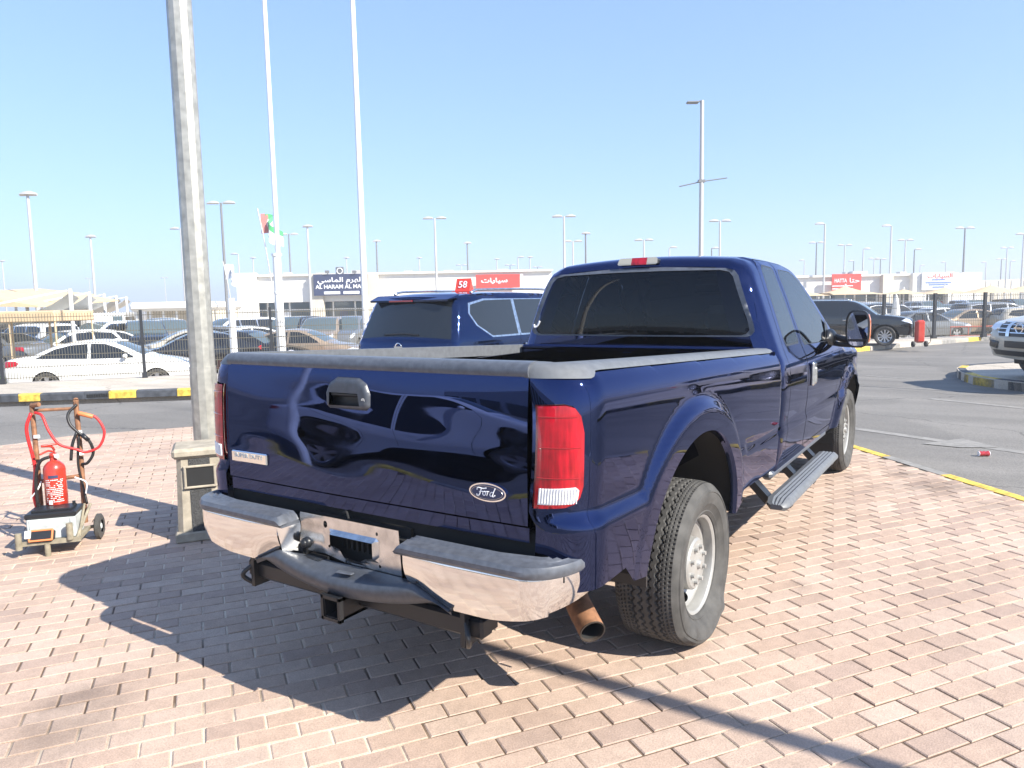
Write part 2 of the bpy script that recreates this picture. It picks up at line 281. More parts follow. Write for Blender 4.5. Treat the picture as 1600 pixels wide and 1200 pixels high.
def mk_asphalt(name, c, sc=1.0):
    m, n, b = nodemat(name); N = n.nodes.new; L = n.links.new; tc = N('ShaderNodeTexCoord')
    a = N('ShaderNodeTexNoise'); a.inputs['Scale'].default_value = 90 * sc; a.inputs['Detail'].default_value = 5; L(tc.outputs['Object'], a.inputs['Vector'])
    s = N('ShaderNodeMapping'); s.inputs['Rotation'].default_value = (0, 0, R(48)); s.inputs['Scale'].default_value = (.25, 1.6, 1); L(tc.outputs['Object'], s.inputs['Vector'])
    g = N('ShaderNodeTexNoise'); g.inputs['Scale'].default_value = .9; g.inputs['Detail'].default_value = 6; L(s.outputs[0], g.inputs['Vector'])
    r1 = N('ShaderNodeMapRange'); r1.inputs[1].default_value = .3; r1.inputs[2].default_value = .7; r1.inputs[3].default_value = .65; r1.inputs[4].default_value = 1.35; L(a.outputs[0], r1.inputs[0])
    r2 = N('ShaderNodeMapRange'); r2.inputs[1].default_value = .3; r2.inputs[2].default_value = .7; r2.inputs[3].default_value = .82; r2.inputs[4].default_value = 1.2; L(g.outputs[0], r2.inputs[0])
    mu = N('ShaderNodeMath'); mu.operation = 'MULTIPLY'; L(r1.outputs[0], mu.inputs[0]); L(r2.outputs[0], mu.inputs[1])
    mx = N('ShaderNodeMix'); mx.data_type = 'RGBA'; mx.blend_type = 'MULTIPLY'; mx.inputs[0].default_value = 1; mx.inputs[6].default_value = (*c, 1); L(mu.outputs[0], mx.inputs[7]); L(mx.outputs[2], b.inputs['Base Color'])
    pt = N('ShaderNodeTexNoise'); pt.inputs['Scale'].default_value = .33; pt.inputs['Detail'].default_value = 1; L(tc.outputs['Object'], pt.inputs['Vector']); r3 = N('ShaderNodeMapRange'); r3.inputs[1].default_value = .50; r3.inputs[2].default_value = .53; r3.inputs[3].default_value = 1.0; r3.inputs[4].default_value = .86; L(pt.outputs[0], r3.inputs[0])
    wv = N('ShaderNodeTexNoise'); wv.inputs['Scale'].default_value = 2.5; wv.inputs['Detail'].default_value = 4; L(tc.outputs['Object'], wv.inputs['Vector']); va = N('ShaderNodeVectorMath'); va.operation = 'MULTIPLY_ADD'; va.inputs[1].default_value = (.5, .5, 0); L(wv.outputs['Color'], va.inputs[0]); L(tc.outputs['Object'], va.inputs[2])
    vo = N('ShaderNodeTexVoronoi'); vo.feature = 'DISTANCE_TO_EDGE'; vo.inputs['Scale'].default_value = .28; L(va.outputs[0], vo.inputs['Vector']); r4 = N('ShaderNodeMapRange'); r4.inputs[1].default_value = .001; r4.inputs[2].default_value = .006; r4.inputs[3].default_value = .55; r4.inputs[4].default_value = 1.0; L(vo.outputs['Distance'], r4.inputs[0])
    m3 = N('ShaderNodeMath'); m3.operation = 'MULTIPLY'; L(r3.outputs[0], m3.inputs[0]); L(r4.outputs[0], m3.inputs[1]); m4 = N('ShaderNodeMath'); m4.operation = 'MULTIPLY'; L(m3.outputs[0], m4.inputs[0]); L(mu.outputs[0], m4.inputs[1]); L(m4.outputs[0], mx.inputs[7])
    b.inputs['Roughness'].default_value = .85; bp = N('ShaderNodeBump'); bp.inputs['Strength'].default_value = .6; bp.inputs['Distance'].default_value = .006; L(a.outputs[0], bp.inputs['Height']); L(bp.outputs[0], b.inputs['Normal'])
    return m
M_pav = mk_pavers(); M_joint = mk_pavers(True); M_asph = mk_asphalt('asphalt', (.178, .166, .148)); M_lot = mk_asphalt('sandy_concrete', (.36, .31, .24)); M_walk = mk_asphalt('pale_sidewalk', (.50, .44, .36))
# ------------------------------------------------------------ the setting: ground, roads, kerbs
def sheet(name, poly, z, m, skirt=None, label=None):
    n = len(poly); vs = [(p[0], p[1], z) for p in poly]; fs = []
    tv = [Vector((p[0], p[1])) for p in poly]; ov, _, of, *_ = delaunay_2d_cdt(tv, [(i, (i + 1) % n) for i in range(n)], [], 1, 1e-5)
    vs = [(v.x, v.y, z) for v in ov]; fs = [tuple(f) for f in of]
    if skirt is not None:
        k = len(vs); vs += [(p[0], p[1], z) for p in poly] + [(p[0], p[1], skirt) for p in poly]; fs += [(k + i, k + (i + 1) % n, k + n + (i + 1) % n, k + n + i) for i in range(n)]
    return tag(mesh(name, vs, fs, m), kind='structure')
g = MB(); rings = [0, 6, 12, 13, 14, 15, 20, 38, 62, 80, 120, 200, 400, 900, 2000]; n = 48
def _gz(x, y):
    r = math.hypot(x - 2, y + 2); t = min(1, max(0, (r - 12) / 3)); return -0.17 - 0.52 * t * t * (3 - 2 * t)
ground_z = _gz
vs = [(2 + r * math.cos(2 * math.pi * k / n), -2 + r * math.sin(2 * math.pi * k / n), 0) for r in rings for k in range(n)]
vs = [(x, y, _gz(x, y)) for x, y, z in vs]
fs = [(i * n + k, i * n + (k + 1) % n, (i + 1) * n + (k + 1) % n, (i + 1) * n + k) for i in range(len(rings) - 1) for k in range(n)]
tag(mesh('ground', vs, fs, M_lot, smooth=True), kind='structure')
kr = [G(1340, 702), G(1378, 714), G(1475, 742), G(1600, 783)]
dk = (kr[3] - kr[0]).normalized()
PLZ = [(-8.5, -3.4), (-8.3, 0), (-8.06, 1.97), (-7.98, 2.8), (-7.55, 3.5), (-7.0, 4.3), (-6.5, 5.6), (-6.3, 9), (-5.6, 11.8), (-4, 12.6), (-2.4, 11.6), (-1.2, 9.2), (.1, 7.35), (kr[0].x, kr[0].y), (kr[3].x, kr[3].y), (9.6, -3.4)]
sheet('joint_sand', PLZ, -.0055, M_joint, -.16)
def lay_bricks():
    U_, V_, gp = .2217, .1059, .0068; ang = R(55.9); u = np.array([math.cos(ang), math.sin(ang)]); v = np.array([math.sin(ang), -math.cos(ang)]); P0 = np.array([-.007, -.189]); rn_ = np.random.RandomState(4)
    PA = np.array(PLZ); cen = []
    for k in range(-130, 140):
        for i in range(-70, 70): cen.append(P0 + u * ((i + .5 + (.5 if k % 2 else 0)) * U_) + v * ((k + .5) * V_))
    cen = np.array(cen); cen = cen[inpoly(cen, PLZ)]; vs = []; fs = []; n_ = len(PLZ); sgn = 1 if sum(PLZ[i][0] * PLZ[(i + 1) % n_][1] - PLZ[(i + 1) % n_][0] * PLZ[i][1] for i in range(n_)) > 0 else -1
    dist = dseg(cen, PLZ, True)
    for c, dd_ in zip(cen, dist):
        hu, hv = U_ / 2 - gp / 2 - rn_.uniform(0, .0012), V_ / 2 - gp / 2 - rn_.uniform(0, .0012); ro = rn_.normal(0, .006); cu = u * math.cos(ro) + v * math.sin(ro); cv = v * math.cos(ro) - u * math.sin(ro)
        c = c + rn_.normal(0, .0008, 2)
        q = [c + cu * a * hu + cv * b_ * hv for a, b_ in ((-1, -1), (1, -1), (1, 1), (-1, 1))]
        if dd_ < .14:
            for i in range(n_):
                A_, B_ = PA[i], PA[(i + 1) % n_]; t_ = (B_ - A_) / np.hypot(*(B_ - A_)); nn = np.array([-t_[1], t_[0]]) * sgn; s0_ = (c - A_) @ t_
                if (c - A_) @ nn < .15 and -.15 < s0_ < np.hypot(*(B_ - A_)) + .15:
                    o_ = []
                    for j in range(len(q)):
                        p1, p2 = q[j], q[(j + 1) % len(q)]; d1, d2_ = (p1 - A_) @ nn - .003, (p2 - A_) @ nn - .003
                        if d1 >= 0: o_.append(p1)
                        if d1 * d2_ < 0: o_.append(p1 + (p2 - p1) * d1 / (d1 - d2_))
                    q = o_
                    if len(q) < 3: break
            if len(q) < 3: continue
        m_ = sum(q) / len(q); h = rn_.normal(0, .0009); tx, ty = rn_.normal(0, .006, 2); k = len(vs); n4 = len(q)
        for z_, ins in ((-.014, 0), (-.0035, 0), (0, .0042)):
            for p in q: dv_ = m_ - p; p2 = p + dv_ / max(np.hypot(*dv_), .01) * ins * 1.35; vs.append((p2[0], p2[1], z_ + h + (p2[0] - m_[0]) * tx + (p2[1] - m_[1]) * ty))
        for r_ in (0, 1): fs += [(k + r_ * n4 + j, k + r_ * n4 + (j + 1) % n4, k + (r_ + 1) * n4 + (j + 1) % n4, k + (r_ + 1) * n4 + j) for j in range(n4)]
        fs.append(tuple(k + 2 * n4 + j for j in range(n4)))
    o = tag(mesh('plaza_pavement', vs, fs, M_pav), kind='structure'); return len(cen)
lay_bricks()
RD = [(-30, -11), (-13.6, 4.15), (-10.4, 6.9), (-6.3, 13), (-4.2, 19)] + [tuple(G(*p, -.14)[:2]) for p in ((1260, 557), (1325, 551), (1420, 542), (1548, 531), (1700, 520))] + [(60, 40), (60, -60), (-60, -60)]
sheet('road', RD, -.14, M_asph)
def kerb(pl, blocks, z0, z1, wd, side, first=0.0, cuts=None, name='kerb'):
    P = [Vector((p[0], p[1], 0)) for p in pl]; L = [0]
    for i in range(1, len(P)): L.append(L[-1] + (P[i] - P[i - 1]).length)
    def at(s):
        for i in range(1, len(P)):
            if s <= L[i] or i == len(P) - 1:
                t = (P[i] - P[i - 1]).normalized(); return P[i - 1] + t * (s - L[i - 1]), t
    cuts = cuts or ([0] + [first + k * 1.0 for k in range(0, 200) if 0 < first + k * 1.0 < L[-1]] + [L[-1]])
    b = MB(); g_ = .004
    for i in range(len(cuts) - 1):
        a, c = cuts[i] + g_, cuts[i + 1] - g_; k = max(1, int((c - a) / .25)); vs = []
        for q in range(k + 1):
            p, t = at(a + (c - a) * q / k); nrm = Vector((-t.y, t.x, 0)) * side; e = .025
            vs += [(p.x, p.y, z0), (p.x, p.y, z1 - e), (p.x + nrm.x * e, p.y + nrm.y * e, z1), (p.x + nrm.x * wd, p.y + nrm.y * wd, z1), (p.x + nrm.x * wd, p.y + nrm.y * wd, z0)]
        fs = [(5 * q + j, 5 * q + j + 1, 5 * q + 5 + j + 1, 5 * q + 5 + j) for q in range(k) for j in range(4)] + [(0, 1, 2, 3, 4), tuple(5 * k + j for j in (4, 3, 2, 1, 0))]
        b.add(vs, fs, None, blocks[i % len(blocks)])
    return tag(b.build(name, [M_yel, M_kblk, M_kgry, M_walk]), kind='structure')
# kerb along the paved corner (flush with the pavers, road side lower)
l1 = (kr[1] - kr[0]).length; l2 = (kr[2] - kr[0]).length
start = kr[0] - dk * 6; end = kr[3] + dk * 9
ndk = Vector((dk.y, -dk.x, 0)) * (1 if Vector((dk.y, -dk.x, 0)).x > 0 else -1)
off = ndk * .12
kerb([(kr[0] - dk * 2.2 + off)[:2], (kr[3] + dk * 9 + off)[:2]], [2, 0], -.16, .004, .125, -1, cuts=[0, 1.2, 2.2 + l1, 2.2 + l2, 4.05 + l2 - .45, 5.05 + l2, 6.05 + l2, 7.05 + l2, 8.05 + l2], name='kerb')
# far kerb of the left road
ka = G(0, 628, -.14); kb = G(310, 617, -.14); kd = (kb - ka).normalized(); ka2 = ka - kd * 6
cu = [0, 1, 2, 3, 4, 5] + [6 + (G(x, 628 - x * .0355, -.14) - ka).length for x in (29, 63, 133, 170, 213, 277, 315)]
cu += [cu[-1] + k for k in range(1, 7)]
kerb([ka2[:2], (ka + kd * 12)[:2]], [1, 0, 1, 0, 1, 1, 0, 1, 1, 0, 1, 0, 1, 0, 1, 0, 1, 0], -.15, 0.0, .15, 1, cuts=cu)
ga = G(135, 618, -.05); gb = G(169, 616.5, -.05)
dr = MB(); dv = (gb - ga)
for i in range(9): p = ga + dv * ((i + .5) / 9); dr.box((p.x + kd.y * .012, p.y - kd.x * .012, -.065), (.035, .02, .07), math.atan2(kd.y, kd.x))
tag(dr.build('drain_grate', M_dark), 'dark slotted drain opening set into the grey part of the far kerb', 'drain')
kn = Vector((-kd.y, kd.x, 0))
s0, s1 = ka2 + kn * .15, ka + kd * 12 + kn * .15
FP = [(-14.98 + 1.82 * k, 7.95 + 2.29 * k) for k in (-4, -3, -2, -1, 0, 1, 2, 3)]; SK = -.72
sheet('sidewalk', [s0[:2], s1[:2], (-7.0, 15.2), (-8.6, 17.6)] + [(p[0] - .35, p[1] + .2) for p in FP[::-1]] + [(-24.5, -3)], -.004, M_walk, -.72)
# far pavement on the right
fk = [G(*p, -.14) for p in ((1215, 560), (1325, 551), (1420, 542), (1548, 531), (1700, 520))]
L_ = [0]
for i in range(1, 5): L_.append(L_[-1] + (fk[i] - fk[i - 1]).length)
kerb([p[:2] for p in fk], [0, 2, 0, 2, 0, 3, 2, 3, 2, 3, 2, 3], -.15, 0.0, .15, 1, cuts=[0] + [.9 * k for k in range(1, int(L_[-1] / .9))] + [L_[-1]])
FR = [(.18 + 1.54 * k, 29.4 + 1.27 * k) for k in range(-5, 7)]
_o = lambda a, b: (b - a).normalized()
inn = [p + Vector((-_o(fk[0], fk[1]).y, _o(fk[0], fk[1]).x, 0)) * .14 for p in fk]
sheet('sidewalk', [p[:2] for p in inn] + [(14, 41), (9, 38.5)] + [(p[0] - .5, p[1] + .9) for p in FR[::-1]] + [(-9, 22)], -.004, M_walk, -.72)
# traffic island on the right
tp = [(1540, 567.4), (1516, 568.8), (1501, 571), (1495, 574.5), (1497, 578), (1504, 581.5), (1520, 587), (1560, 593), (1600, 597.2)]
isl = [G(x, y, .03) for x, y in tp]; d2 = (isl[-1] - isl[-2]).normalized(); isl.append(isl[-1] + d2 * 12); d3 = (isl[0] - isl[1]).normalized(); isl.insert(0, isl[0] + d3 * 14)
il = [tuple(p[:2]) for p in isl]
sheet('traffic_island', il, .026, M_walk, -.14)
Li = [0]
for i in range(1, len(isl)): Li.append(Li[-1] + (isl[i] - isl[i - 1]).length)
a0 = Li[4] - .1
kerb(il, [1, 0, 1, 0, 1, 0, 1, 0, 1, 0, 1, 0, 1, 0], -.15, .034, .16, 1, cuts=[0, Li[3], a0 + .15, Li[6] + .12, Li[8] - .1, Li[8] + 1.1, Li[8] + 2.2, Li[8] + 3.3, Li[8] + 4.4, Li[8] + 5.5, Li[-1]])
# worn road markings
def strip(a, b, w0, z=-.136):
    a = Vector(a[:2]); b = Vector(b[:2]); t = (b - a).normalized(); q = Vector((-t.y, t.x)) * w0 / 2
    return [a - q, b - q, b + q, a + q]
for a, b, wd in (((1330, 585.5), (1424, 592), .10), ((1452, 623), (1640, 642), .16), ((1330, 669), (1660, 716), .16), ((1330, 602.5), (1600, 618), .03)):
    sheet('road_marking', strip(G(*a, -.14), G(*b, -.14), wd), -.136, M_line if wd > .05 else M_kblk)
sheet('road_marking', [G(*p, -.14)[:2] for p in ((1440, 694), (1472, 690), (1505, 686), (1560, 700), (1500, 700))], -.132, M_line)
sheet('lawn', [ground_at(x, D)[:2] for x, D in ((186, 29), (262, 27.5), (262, 38), (196, 44))], -.68, M_turf)
sheet('lawn', [ground_at(x, D)[:2] for x, D in ((-20, 21), (30, 21), (28, 27), (-20, 27))], -.68, M_turf)
sheet('red_paving', [ground_at(x, D)[:2] for x, D in ((330, 24), (580, 21), (580, 30), (330, 31))], -.68, M_redp)
# road behind the camera
kerb([(9.7, -3.42), (-8.6, -3.42)], [0, 2], -.15, .004, .13, 1)
# ------------------------------------------------------------ fences
def fence(pts, h, name, label, zt, bot=0.0, wire=True, pw=.05, group=None, gap=.058):
    t = thing(name, label, 'fence', (pts[0][0], pts[0][1], 0)); o = Vector((pts[0][0], pts[0][1], 0))
    pm = MB().box((0, 0, h / 2 + .02), (pw * 1.3, pw * 1.3, h + .04)).box((0, 0, .06), (pw * 2.2, pw * 2.2, .12)).box((0, 0, h * .55), (pw * 1.8, pw * 1.5, .10))
    p0 = pm.build('post', M_fence, t); a = Vector((pts[1][0] - pts[0][0], pts[1][1] - pts[0][1])); rz = math.atan2(a.y, a.x); p0.rotation_euler.z = rz
    for i, p in enumerate(pts[1:]): q = p0.copy(); COL.objects.link(q); q.parent = t; q.location = (p[0] - o.x, p[1] - o.y, 0)
    Ln = a.length; wm = MB(); n = int(Ln / gap)
    for k in range(1, n): wm.box((k * Ln / n, 0, h / 2 + .03), (.010, .008, h - .06))
    for z in (.12, .36, .62, .88, 1.14, h - .08): wm.box((Ln / 2, .007, z), (Ln - .08, .006, .016))
    wp = wm.build('wire_panel', M_wire, t); wp.rotation_euler.z = rz
    for p in pts[1:-1]: q = wp.copy(); COL.objects.link(q); q.parent = t; q.location = (p[0] - o.x, p[1] - o.y, 0)
    return t
fence(FP[1:7], 1.58, 'wire_fence', 'black post and wire mesh fence in front of the white sedan across the left road', 0)
fence(FR, 1.62, 'wire_fence', 'black post and wire mesh fence behind the black four wheel drive on the right', 0, gap=.07, pw=.075)
# ------------------------------------------------------------ poles and lamps
def octo(b, p0, p1, r0, r1, n=8): b.cyl(p0, p1, r0, r1, n)
PB = Vector((-2.90, 1.33, 0))
t = thing('steel_pole', 'thick galvanised steel pole standing behind the concrete litter bin', 'pole', PB)
b = MB(); b.cyl((0, 0, 0), (0, 0, 1.18), .099, .094, 12); b.build('pole_sleeve', M_galv, t, smooth=20)
b = MB(); b.cyl((0, 0, 1.18), (0, 0, 9.5), .0885, .078, 12); b.build('pole_shaft', M_galv, t, smooth=20)
b = MB(); b.box((0, 0, .012), (.36, .36, .024)); [b.cyl((x, y, .02), (x, y, .06), .014) for x in (-.14, .14) for y in (-.14, .14)]; b.build('base_plate', M_galv, t)
t = thing('steel_pole', 'galvanised pole on the right of the paving that throws the thin shadow, out of view', 'pole', (6.4, .56, 0))
b = MB(); b.cyl((0, 0, 0), (0, 0, 5.0), .06, .05, 12); b.build('pole_shaft', M_galv, t, smooth=20); b = MB().box((0, 0, .012), (.3, .3, .024)); b.build('base_plate', M_galv, t)
t = thing('steel_pole', 'pale pole on the kerb behind the photographer, mirrored in the tailgate', 'pole', (-4.7, -3.75, 0))
b = MB(); b.cyl((0, 0, -.14), (0, 0, 8), .09, .08, 12); b.build('pole_shaft', M_wpost, t, smooth=20)
def wpole(px, yb, D, r0, r1, H, name, label, sleeve=None, m=M_wpost):
    p = ground_at(px, D); p.z = p.z; t = thing(name, label, 'flagpole' if 'flag' in name else 'post', p)
    MB().cyl((0, 0, 0), (0, 0, H), r0, r1, 12).build('pole_shaft', m, t, smooth=30)
    if sleeve:
        b = MB().cyl((-.05, 0, 0), (-.05, 0, sleeve), .115, .10, 14); b.cyl((-.05, 0, sleeve), (-.05, 0, sleeve + .06), .125, .125, 14); b.cyl((-.05, 0, sleeve - .95), (-.05, 0, sleeve - .9), .12, .12, 14); b.build('sleeve', M_wpost, t, smooth=30)
    return t, p
wpole(438, 0, 19, .065, .05, 13, 'flagpole', 'tall white flagpole with a thick lower sleeve, left of the two tallest thin poles', 3.6)
wpole(570, 0, 22, .10, .06, 14, 'flagpole', 'tall bare white pole rising behind the navy shop sign')
t, p = wpole(361, 0, 22, .11, .10, 2.6, 'white_post', 'short white post right beside the thick galvanised pole')
def flag(px, py, D, W, H, label, drop=.5, top=None, edge=None):
    p = AT(px, py, D); t = thing('flag', label, 'flag', p, YAW)
    n = 14
    for j, (mm, nm) in enumerate(((top or M_flagg, 'green_band'), (M_flagw, 'white_band'), (M_flagw, 'lower_band'))):
        vs = []; 
        for i in range(n + 1):
            u = i / n
            for q in (j / 3, (j + 1) / 3): vs.append((.12 + W * u * .8 + .1 * math.sin(u * 9), .12 * math.sin(u * 8 + q), -H * q - drop * u + .08 * math.sin(6 * u + q)))
        mesh(nm, vs, [(2 * i, 2 * i + 1, 2 * i + 3, 2 * i + 2) for i in range(n)], mm, t, True)
    vs = []
    for i in range(n + 1):
        q = i / n; vs += [(-.02 * 1, .0, -H * q * 1.15), (.16 + .03 * math.sin(q * 9), .03, -H * q * 1.1)]
    mesh('red_band', vs, [(2 * i, 2 * i + 1, 2 * i + 3, 2 * i + 2) for i in range(n)], edge or M_flagr, t, True)
    b = MB().tube([(-.1, 0, .15), (.08, 0, -1.0), (.35, 0, -3.4)], .018); b.build('flag_stick', M_lamp, t)
flag(408, 334, 22, .50, .50, 'small green, white and red flag on a thin stick beside the sleeved flagpole')
flag(352, 413, 32, .6, .55, 'small pale flag hanging near the thick galvanised pole', .5, M_flagw, M_flagw)
def lamp(px, py, kind, H=10, i=0, hd=1.0, ang=0):
    hor = 467.5 - (px - 600) * .0085; D = (H - 1.604) * FPX / (hor - py)
    top = AT(px, py, D); gz = ground_z(top.x, top.y); t = thing('street_lamp', None, 'street lamp', (top.x, top.y, gz), YAW + ang)
    h = top.z - gz; m = M_lamp if (i % 3 or px < 300) else M_lampd; r = .13 if D < 60 else .15
    MB().cyl((0, 0, 0), (0, 0, h), r, r * .62, 8).build('lamp_post', m, t, smooth=40)
    def head(x0, x1, z=0):
        b = MB(); n = 8; vs = []
        for k in range(n + 1):
            u = k / n; wd = .24 * math.sin(math.pi * (.12 + .8 * u)) + .03; x = x0 + (x1 - x0) * u; th = .17 * math.sin(math.pi * (.1 + .85 * u)) + .04
            vs += [(x, -wd, z), (x, 0, z + th), (x, wd, z), (x, 0, z - .09)]
        b.add(vs, [(4 * k + j, 4 * k + (j + 1) % 4, 4 * k + 4 + (j + 1) % 4, 4 * k + 4 + j) for k in range(n) for j in range(4)] + [(0, 1, 2, 3), tuple(4 * n + j for j in (3, 2, 1, 0))])
        b.tube([(0, 0, h - .1), (x0 * .6, 0, z), (x0 + (x1 - x0) * .2, 0, z + .02)], .03, 6); b.build('lamp_head', M_lamp, t, smooth=50)
    if kind == 'd': head(-.18 * hd, -1.2 * hd, h - .02); head(.18 * hd, 1.2 * hd, h - .02)
    elif kind == 'l': head(-.1, -1.15 * hd, h + .02)
    elif kind == 'r': head(.1, 1.15 * hd, h + .02)
    else: head(-.45, .55, h)
    return t, px, py, kind, D
LP = [(3, 408, 's', 9), (43, 304, 's', 8), (141, 370, 's', 8), (139, 435, 'd', 9), (257, 434, 'd', 9), (282, 357, 'd', 10), (345, 317, 'd', 10), (372, 397, 'l', 9), (395, 403, 's', 9), (451, 366, 'd', 10), (480, 354, 's', 9),
 (541, 403, 's', 9), (588, 377, 's', 9), (655, 403, 's', 9), (679, 341, 'd', 10), (730, 380, 's', 9), (721, 414, 'd', 9), (776, 405, 's', 9), (797, 414, 'd', 9), (809, 402, 'r', 9), (828, 402, 's', 9), (840, 417, 'd', 9),
 (881, 338, 'd', 10), (895, 377, 'd', 9), (915, 365, 's', 9), (1006, 375, 'd', 9), (1046, 387, 'r', 9), (1112, 388, 'r', 9), (1125, 345, 'd', 10), (1257, 407, 'l', 9), (1276, 379, 'd', 10), (1289, 350, 'l', 10), (1320, 383, 'd', 10),
 (1334, 408, 'l', 9), (1349, 389, 'r', 9), (1366, 404, 'd', 9), (1376, 405, 'd', 9), (1393, 353, 'l', 10), (1415, 375, 'd', 10), (1429, 390, 'r', 9), (1438, 415, 'r', 9), (1478, 410, 'l', 9), (1508, 356, 'd', 10), (1541, 410, 'l', 9), (1574, 387, 'd', 10), (1565, 405, 'd', 9), (1579, 408, 'r', 9), (1600, 366, 'l', 10)]
lamps = [lamp(x, y, k, H, i, .8 if D_ < 0 else 1) for i, (x, y, k, H) in enumerate(LP) for D_ in (1,)]
ordw = ['first', 'second', 'third', 'fourth', 'fifth', 'sixth', 'seventh', 'eighth', 'ninth', 'tenth', 'eleventh', 'twelfth', 'thirteenth', 'fourteenth', 'fifteenth', 'sixteenth', 'seventeenth', 'eighteenth', 'nineteenth', 'twentieth', 'twenty first', 'twenty second', 'twenty third', 'twenty fourth']
for (kinds, wd) in ((('d',), 'twin headed'), (('l', 'r'), 'single arm'), (('s',), 'single headed')):
    for side, f_ in (('left of the pickup cab', lambda x: x < 860), ('above the pickup roof', lambda x: 860 <= x < 1180), ('right of the pickup cab', lambda x: x >= 1180)):
        q = sorted([l for l in lamps if l[3] in kinds and f_(l[1])], key=lambda l: l[1])
        for k, l in enumerate(q): tag(l[0], '%s lamp post %s, %s such from the left' % (wd, side, ordw[k]), None, 'street lamps on the skyline')
# the tall dark lamp pole with cross arms above the cab
top = AT(1097, 157, 34); gz = ground_z(top.x, top.y); t = thing('street_lamp', 'tallest street lamp, with small cross arms, rising behind the pickup roof', 'street lamp', (top.x, top.y, gz), YAW); h = top.z - gz
MB().cyl((0, 0, 0), (0, 0, h), .12, .085, 10).build('lamp_post', M_lamp, t, smooth=40)
b = MB(); b.box((-.42, 0, h - .08), (.55, .26, .10), bev=.04); b.tube([(0, 0, h - .02), (-.2, 0, h - .05)], .04); b.build('lamp_head', M_lampd, t)
z_ = AT(1097, 283, 34).z - gz; b = MB(); b.tube([(-1.0, 0, z_ - .22), (0, 0, z_ - .02), (1.15, 0, z_ + .12)], .028, spl=False); b.box((0, 0, z_), (.3, .2, .12)); b.build('cross_arm', M_lampd, t)
# ------------------------------------------------------------ vehicles
def inset(poly, d):
    P = [np.array(p, float) for p in poly]; c = sum(P) / len(P); return [p + (c - p) / np.hypot(*(c - p)) * d for p in P]
def weld(v, f):
    q = np.round(v, 4); u, idx, inv = np.unique(q, axis=0, return_index=True, return_inverse=True); inv = inv.ravel()
    return v[idx], inv[f]
_tc = {}
def tyre_mesh(Rt, wd, rr, tread=False, flat=0):
    k = (Rt, wd, rr, tread, flat)
    if k in _tc: return _tc[k]
    n = 360 if tread else 40
    dd = Rt - rr; pr = [(-.015, rr - .008), (.006, rr), (.012, rr + .010), (.016, rr + .016), (.014, rr + .020), (.026, rr + dd * .30), (.030, rr + dd * .33), (.033, rr + dd * .45), (.036, rr + dd * .55), (.034, rr + dd * .66), (.0375, rr + dd * .68), (.036, rr + dd * .72), (.031, rr + dd * .74), (.026, rr + dd * .82), (.008, Rt - .012)]
    m = 64 if tread else 6; tw = wd - .01
    top = [(.008 - .012 - (tw - .01) * q / m, Rt - .004 - .006 * (abs(2 * q / m - 1)) ** 6) for q in range(m + 1)]
    pr = pr + top + [(-wd + .012 - (a - .0), r) for a, r in pr[::-1]]
    b = MB().lathe(pr, n, close=False); V = np.array(b.v); Fc = b.f
    if tread:
        th = np.arctan2(V[:, 2], V[:, 1]); r = np.hypot(V[:, 1], V[:, 2]); c = -wd / 2 + .01; u = V[:, 0] - c; zone = r > Rt - .015
        tri = lambda a: 2 * np.abs(a % 1 - .5) * 2 - 1
        z1 = .008 * tri(th / (2 * math.pi) * 60); d = np.zeros(len(V))
        for gpos in (-.058, -.02, .02, .058): d = np.maximum(d, (np.abs(u - gpos - z1 * (1 if gpos > 0 else -1)) < .0042) * .010)
        sip = (np.abs(tri(th / (2 * math.pi) * 60 + u * 9)) > .86); d = np.maximum(d, sip * (np.abs(u) > .062) * .009)
        sh = (np.abs(tri(th / (2 * math.pi) * 60 + .25)) > .80) * (np.abs(u) > .085) * .008; d = np.maximum(d, sh)
        d = np.where(zone, d, 0); sc = (r - d) / r; V[:, 1] *= sc; V[:, 2] *= sc
        lug = (np.abs(r - (Rt - .02)) < .03) & ~zone; 
    me = bpy.data.meshes.new('tyre')
    if flat:
        z = V[:, 2]; lo = -flat; t = np.clip((-.20 - z) / .2, 0, 1); out = V[:, 0] > -wd / 2
        ph = np.arctan2(V[:, 1], -V[:, 2]); V[:, 0] += np.where(out, 1, -1) * (.038 * t ** 1.3 + .012 * np.exp(-((np.abs(ph) - .62) / .12) ** 2) * (np.hypot(V[:, 1], V[:, 2]) < Rt - .02) * (np.hypot(V[:, 1], V[:, 2]) > rr + .02)); zz = z.copy(); m_ = z < -.22
        V[:, 2] = np.where(m_, -.22 - (-.22 - z) * ((flat - .22) / (Rt - .22 - .001)) ** 1.0, z)
        V[:, 2] = np.maximum(V[:, 2], lo)
    me.from_pydata([tuple(v) for v in V], [], Fc); me.materials.append(M_tyre); me.polygons.foreach_set('use_smooth', [True] * len(me.polygons)); me.set_sharp_from_angle(angle=R(30)) ; _tc[k] = me; return me
_wc = {}
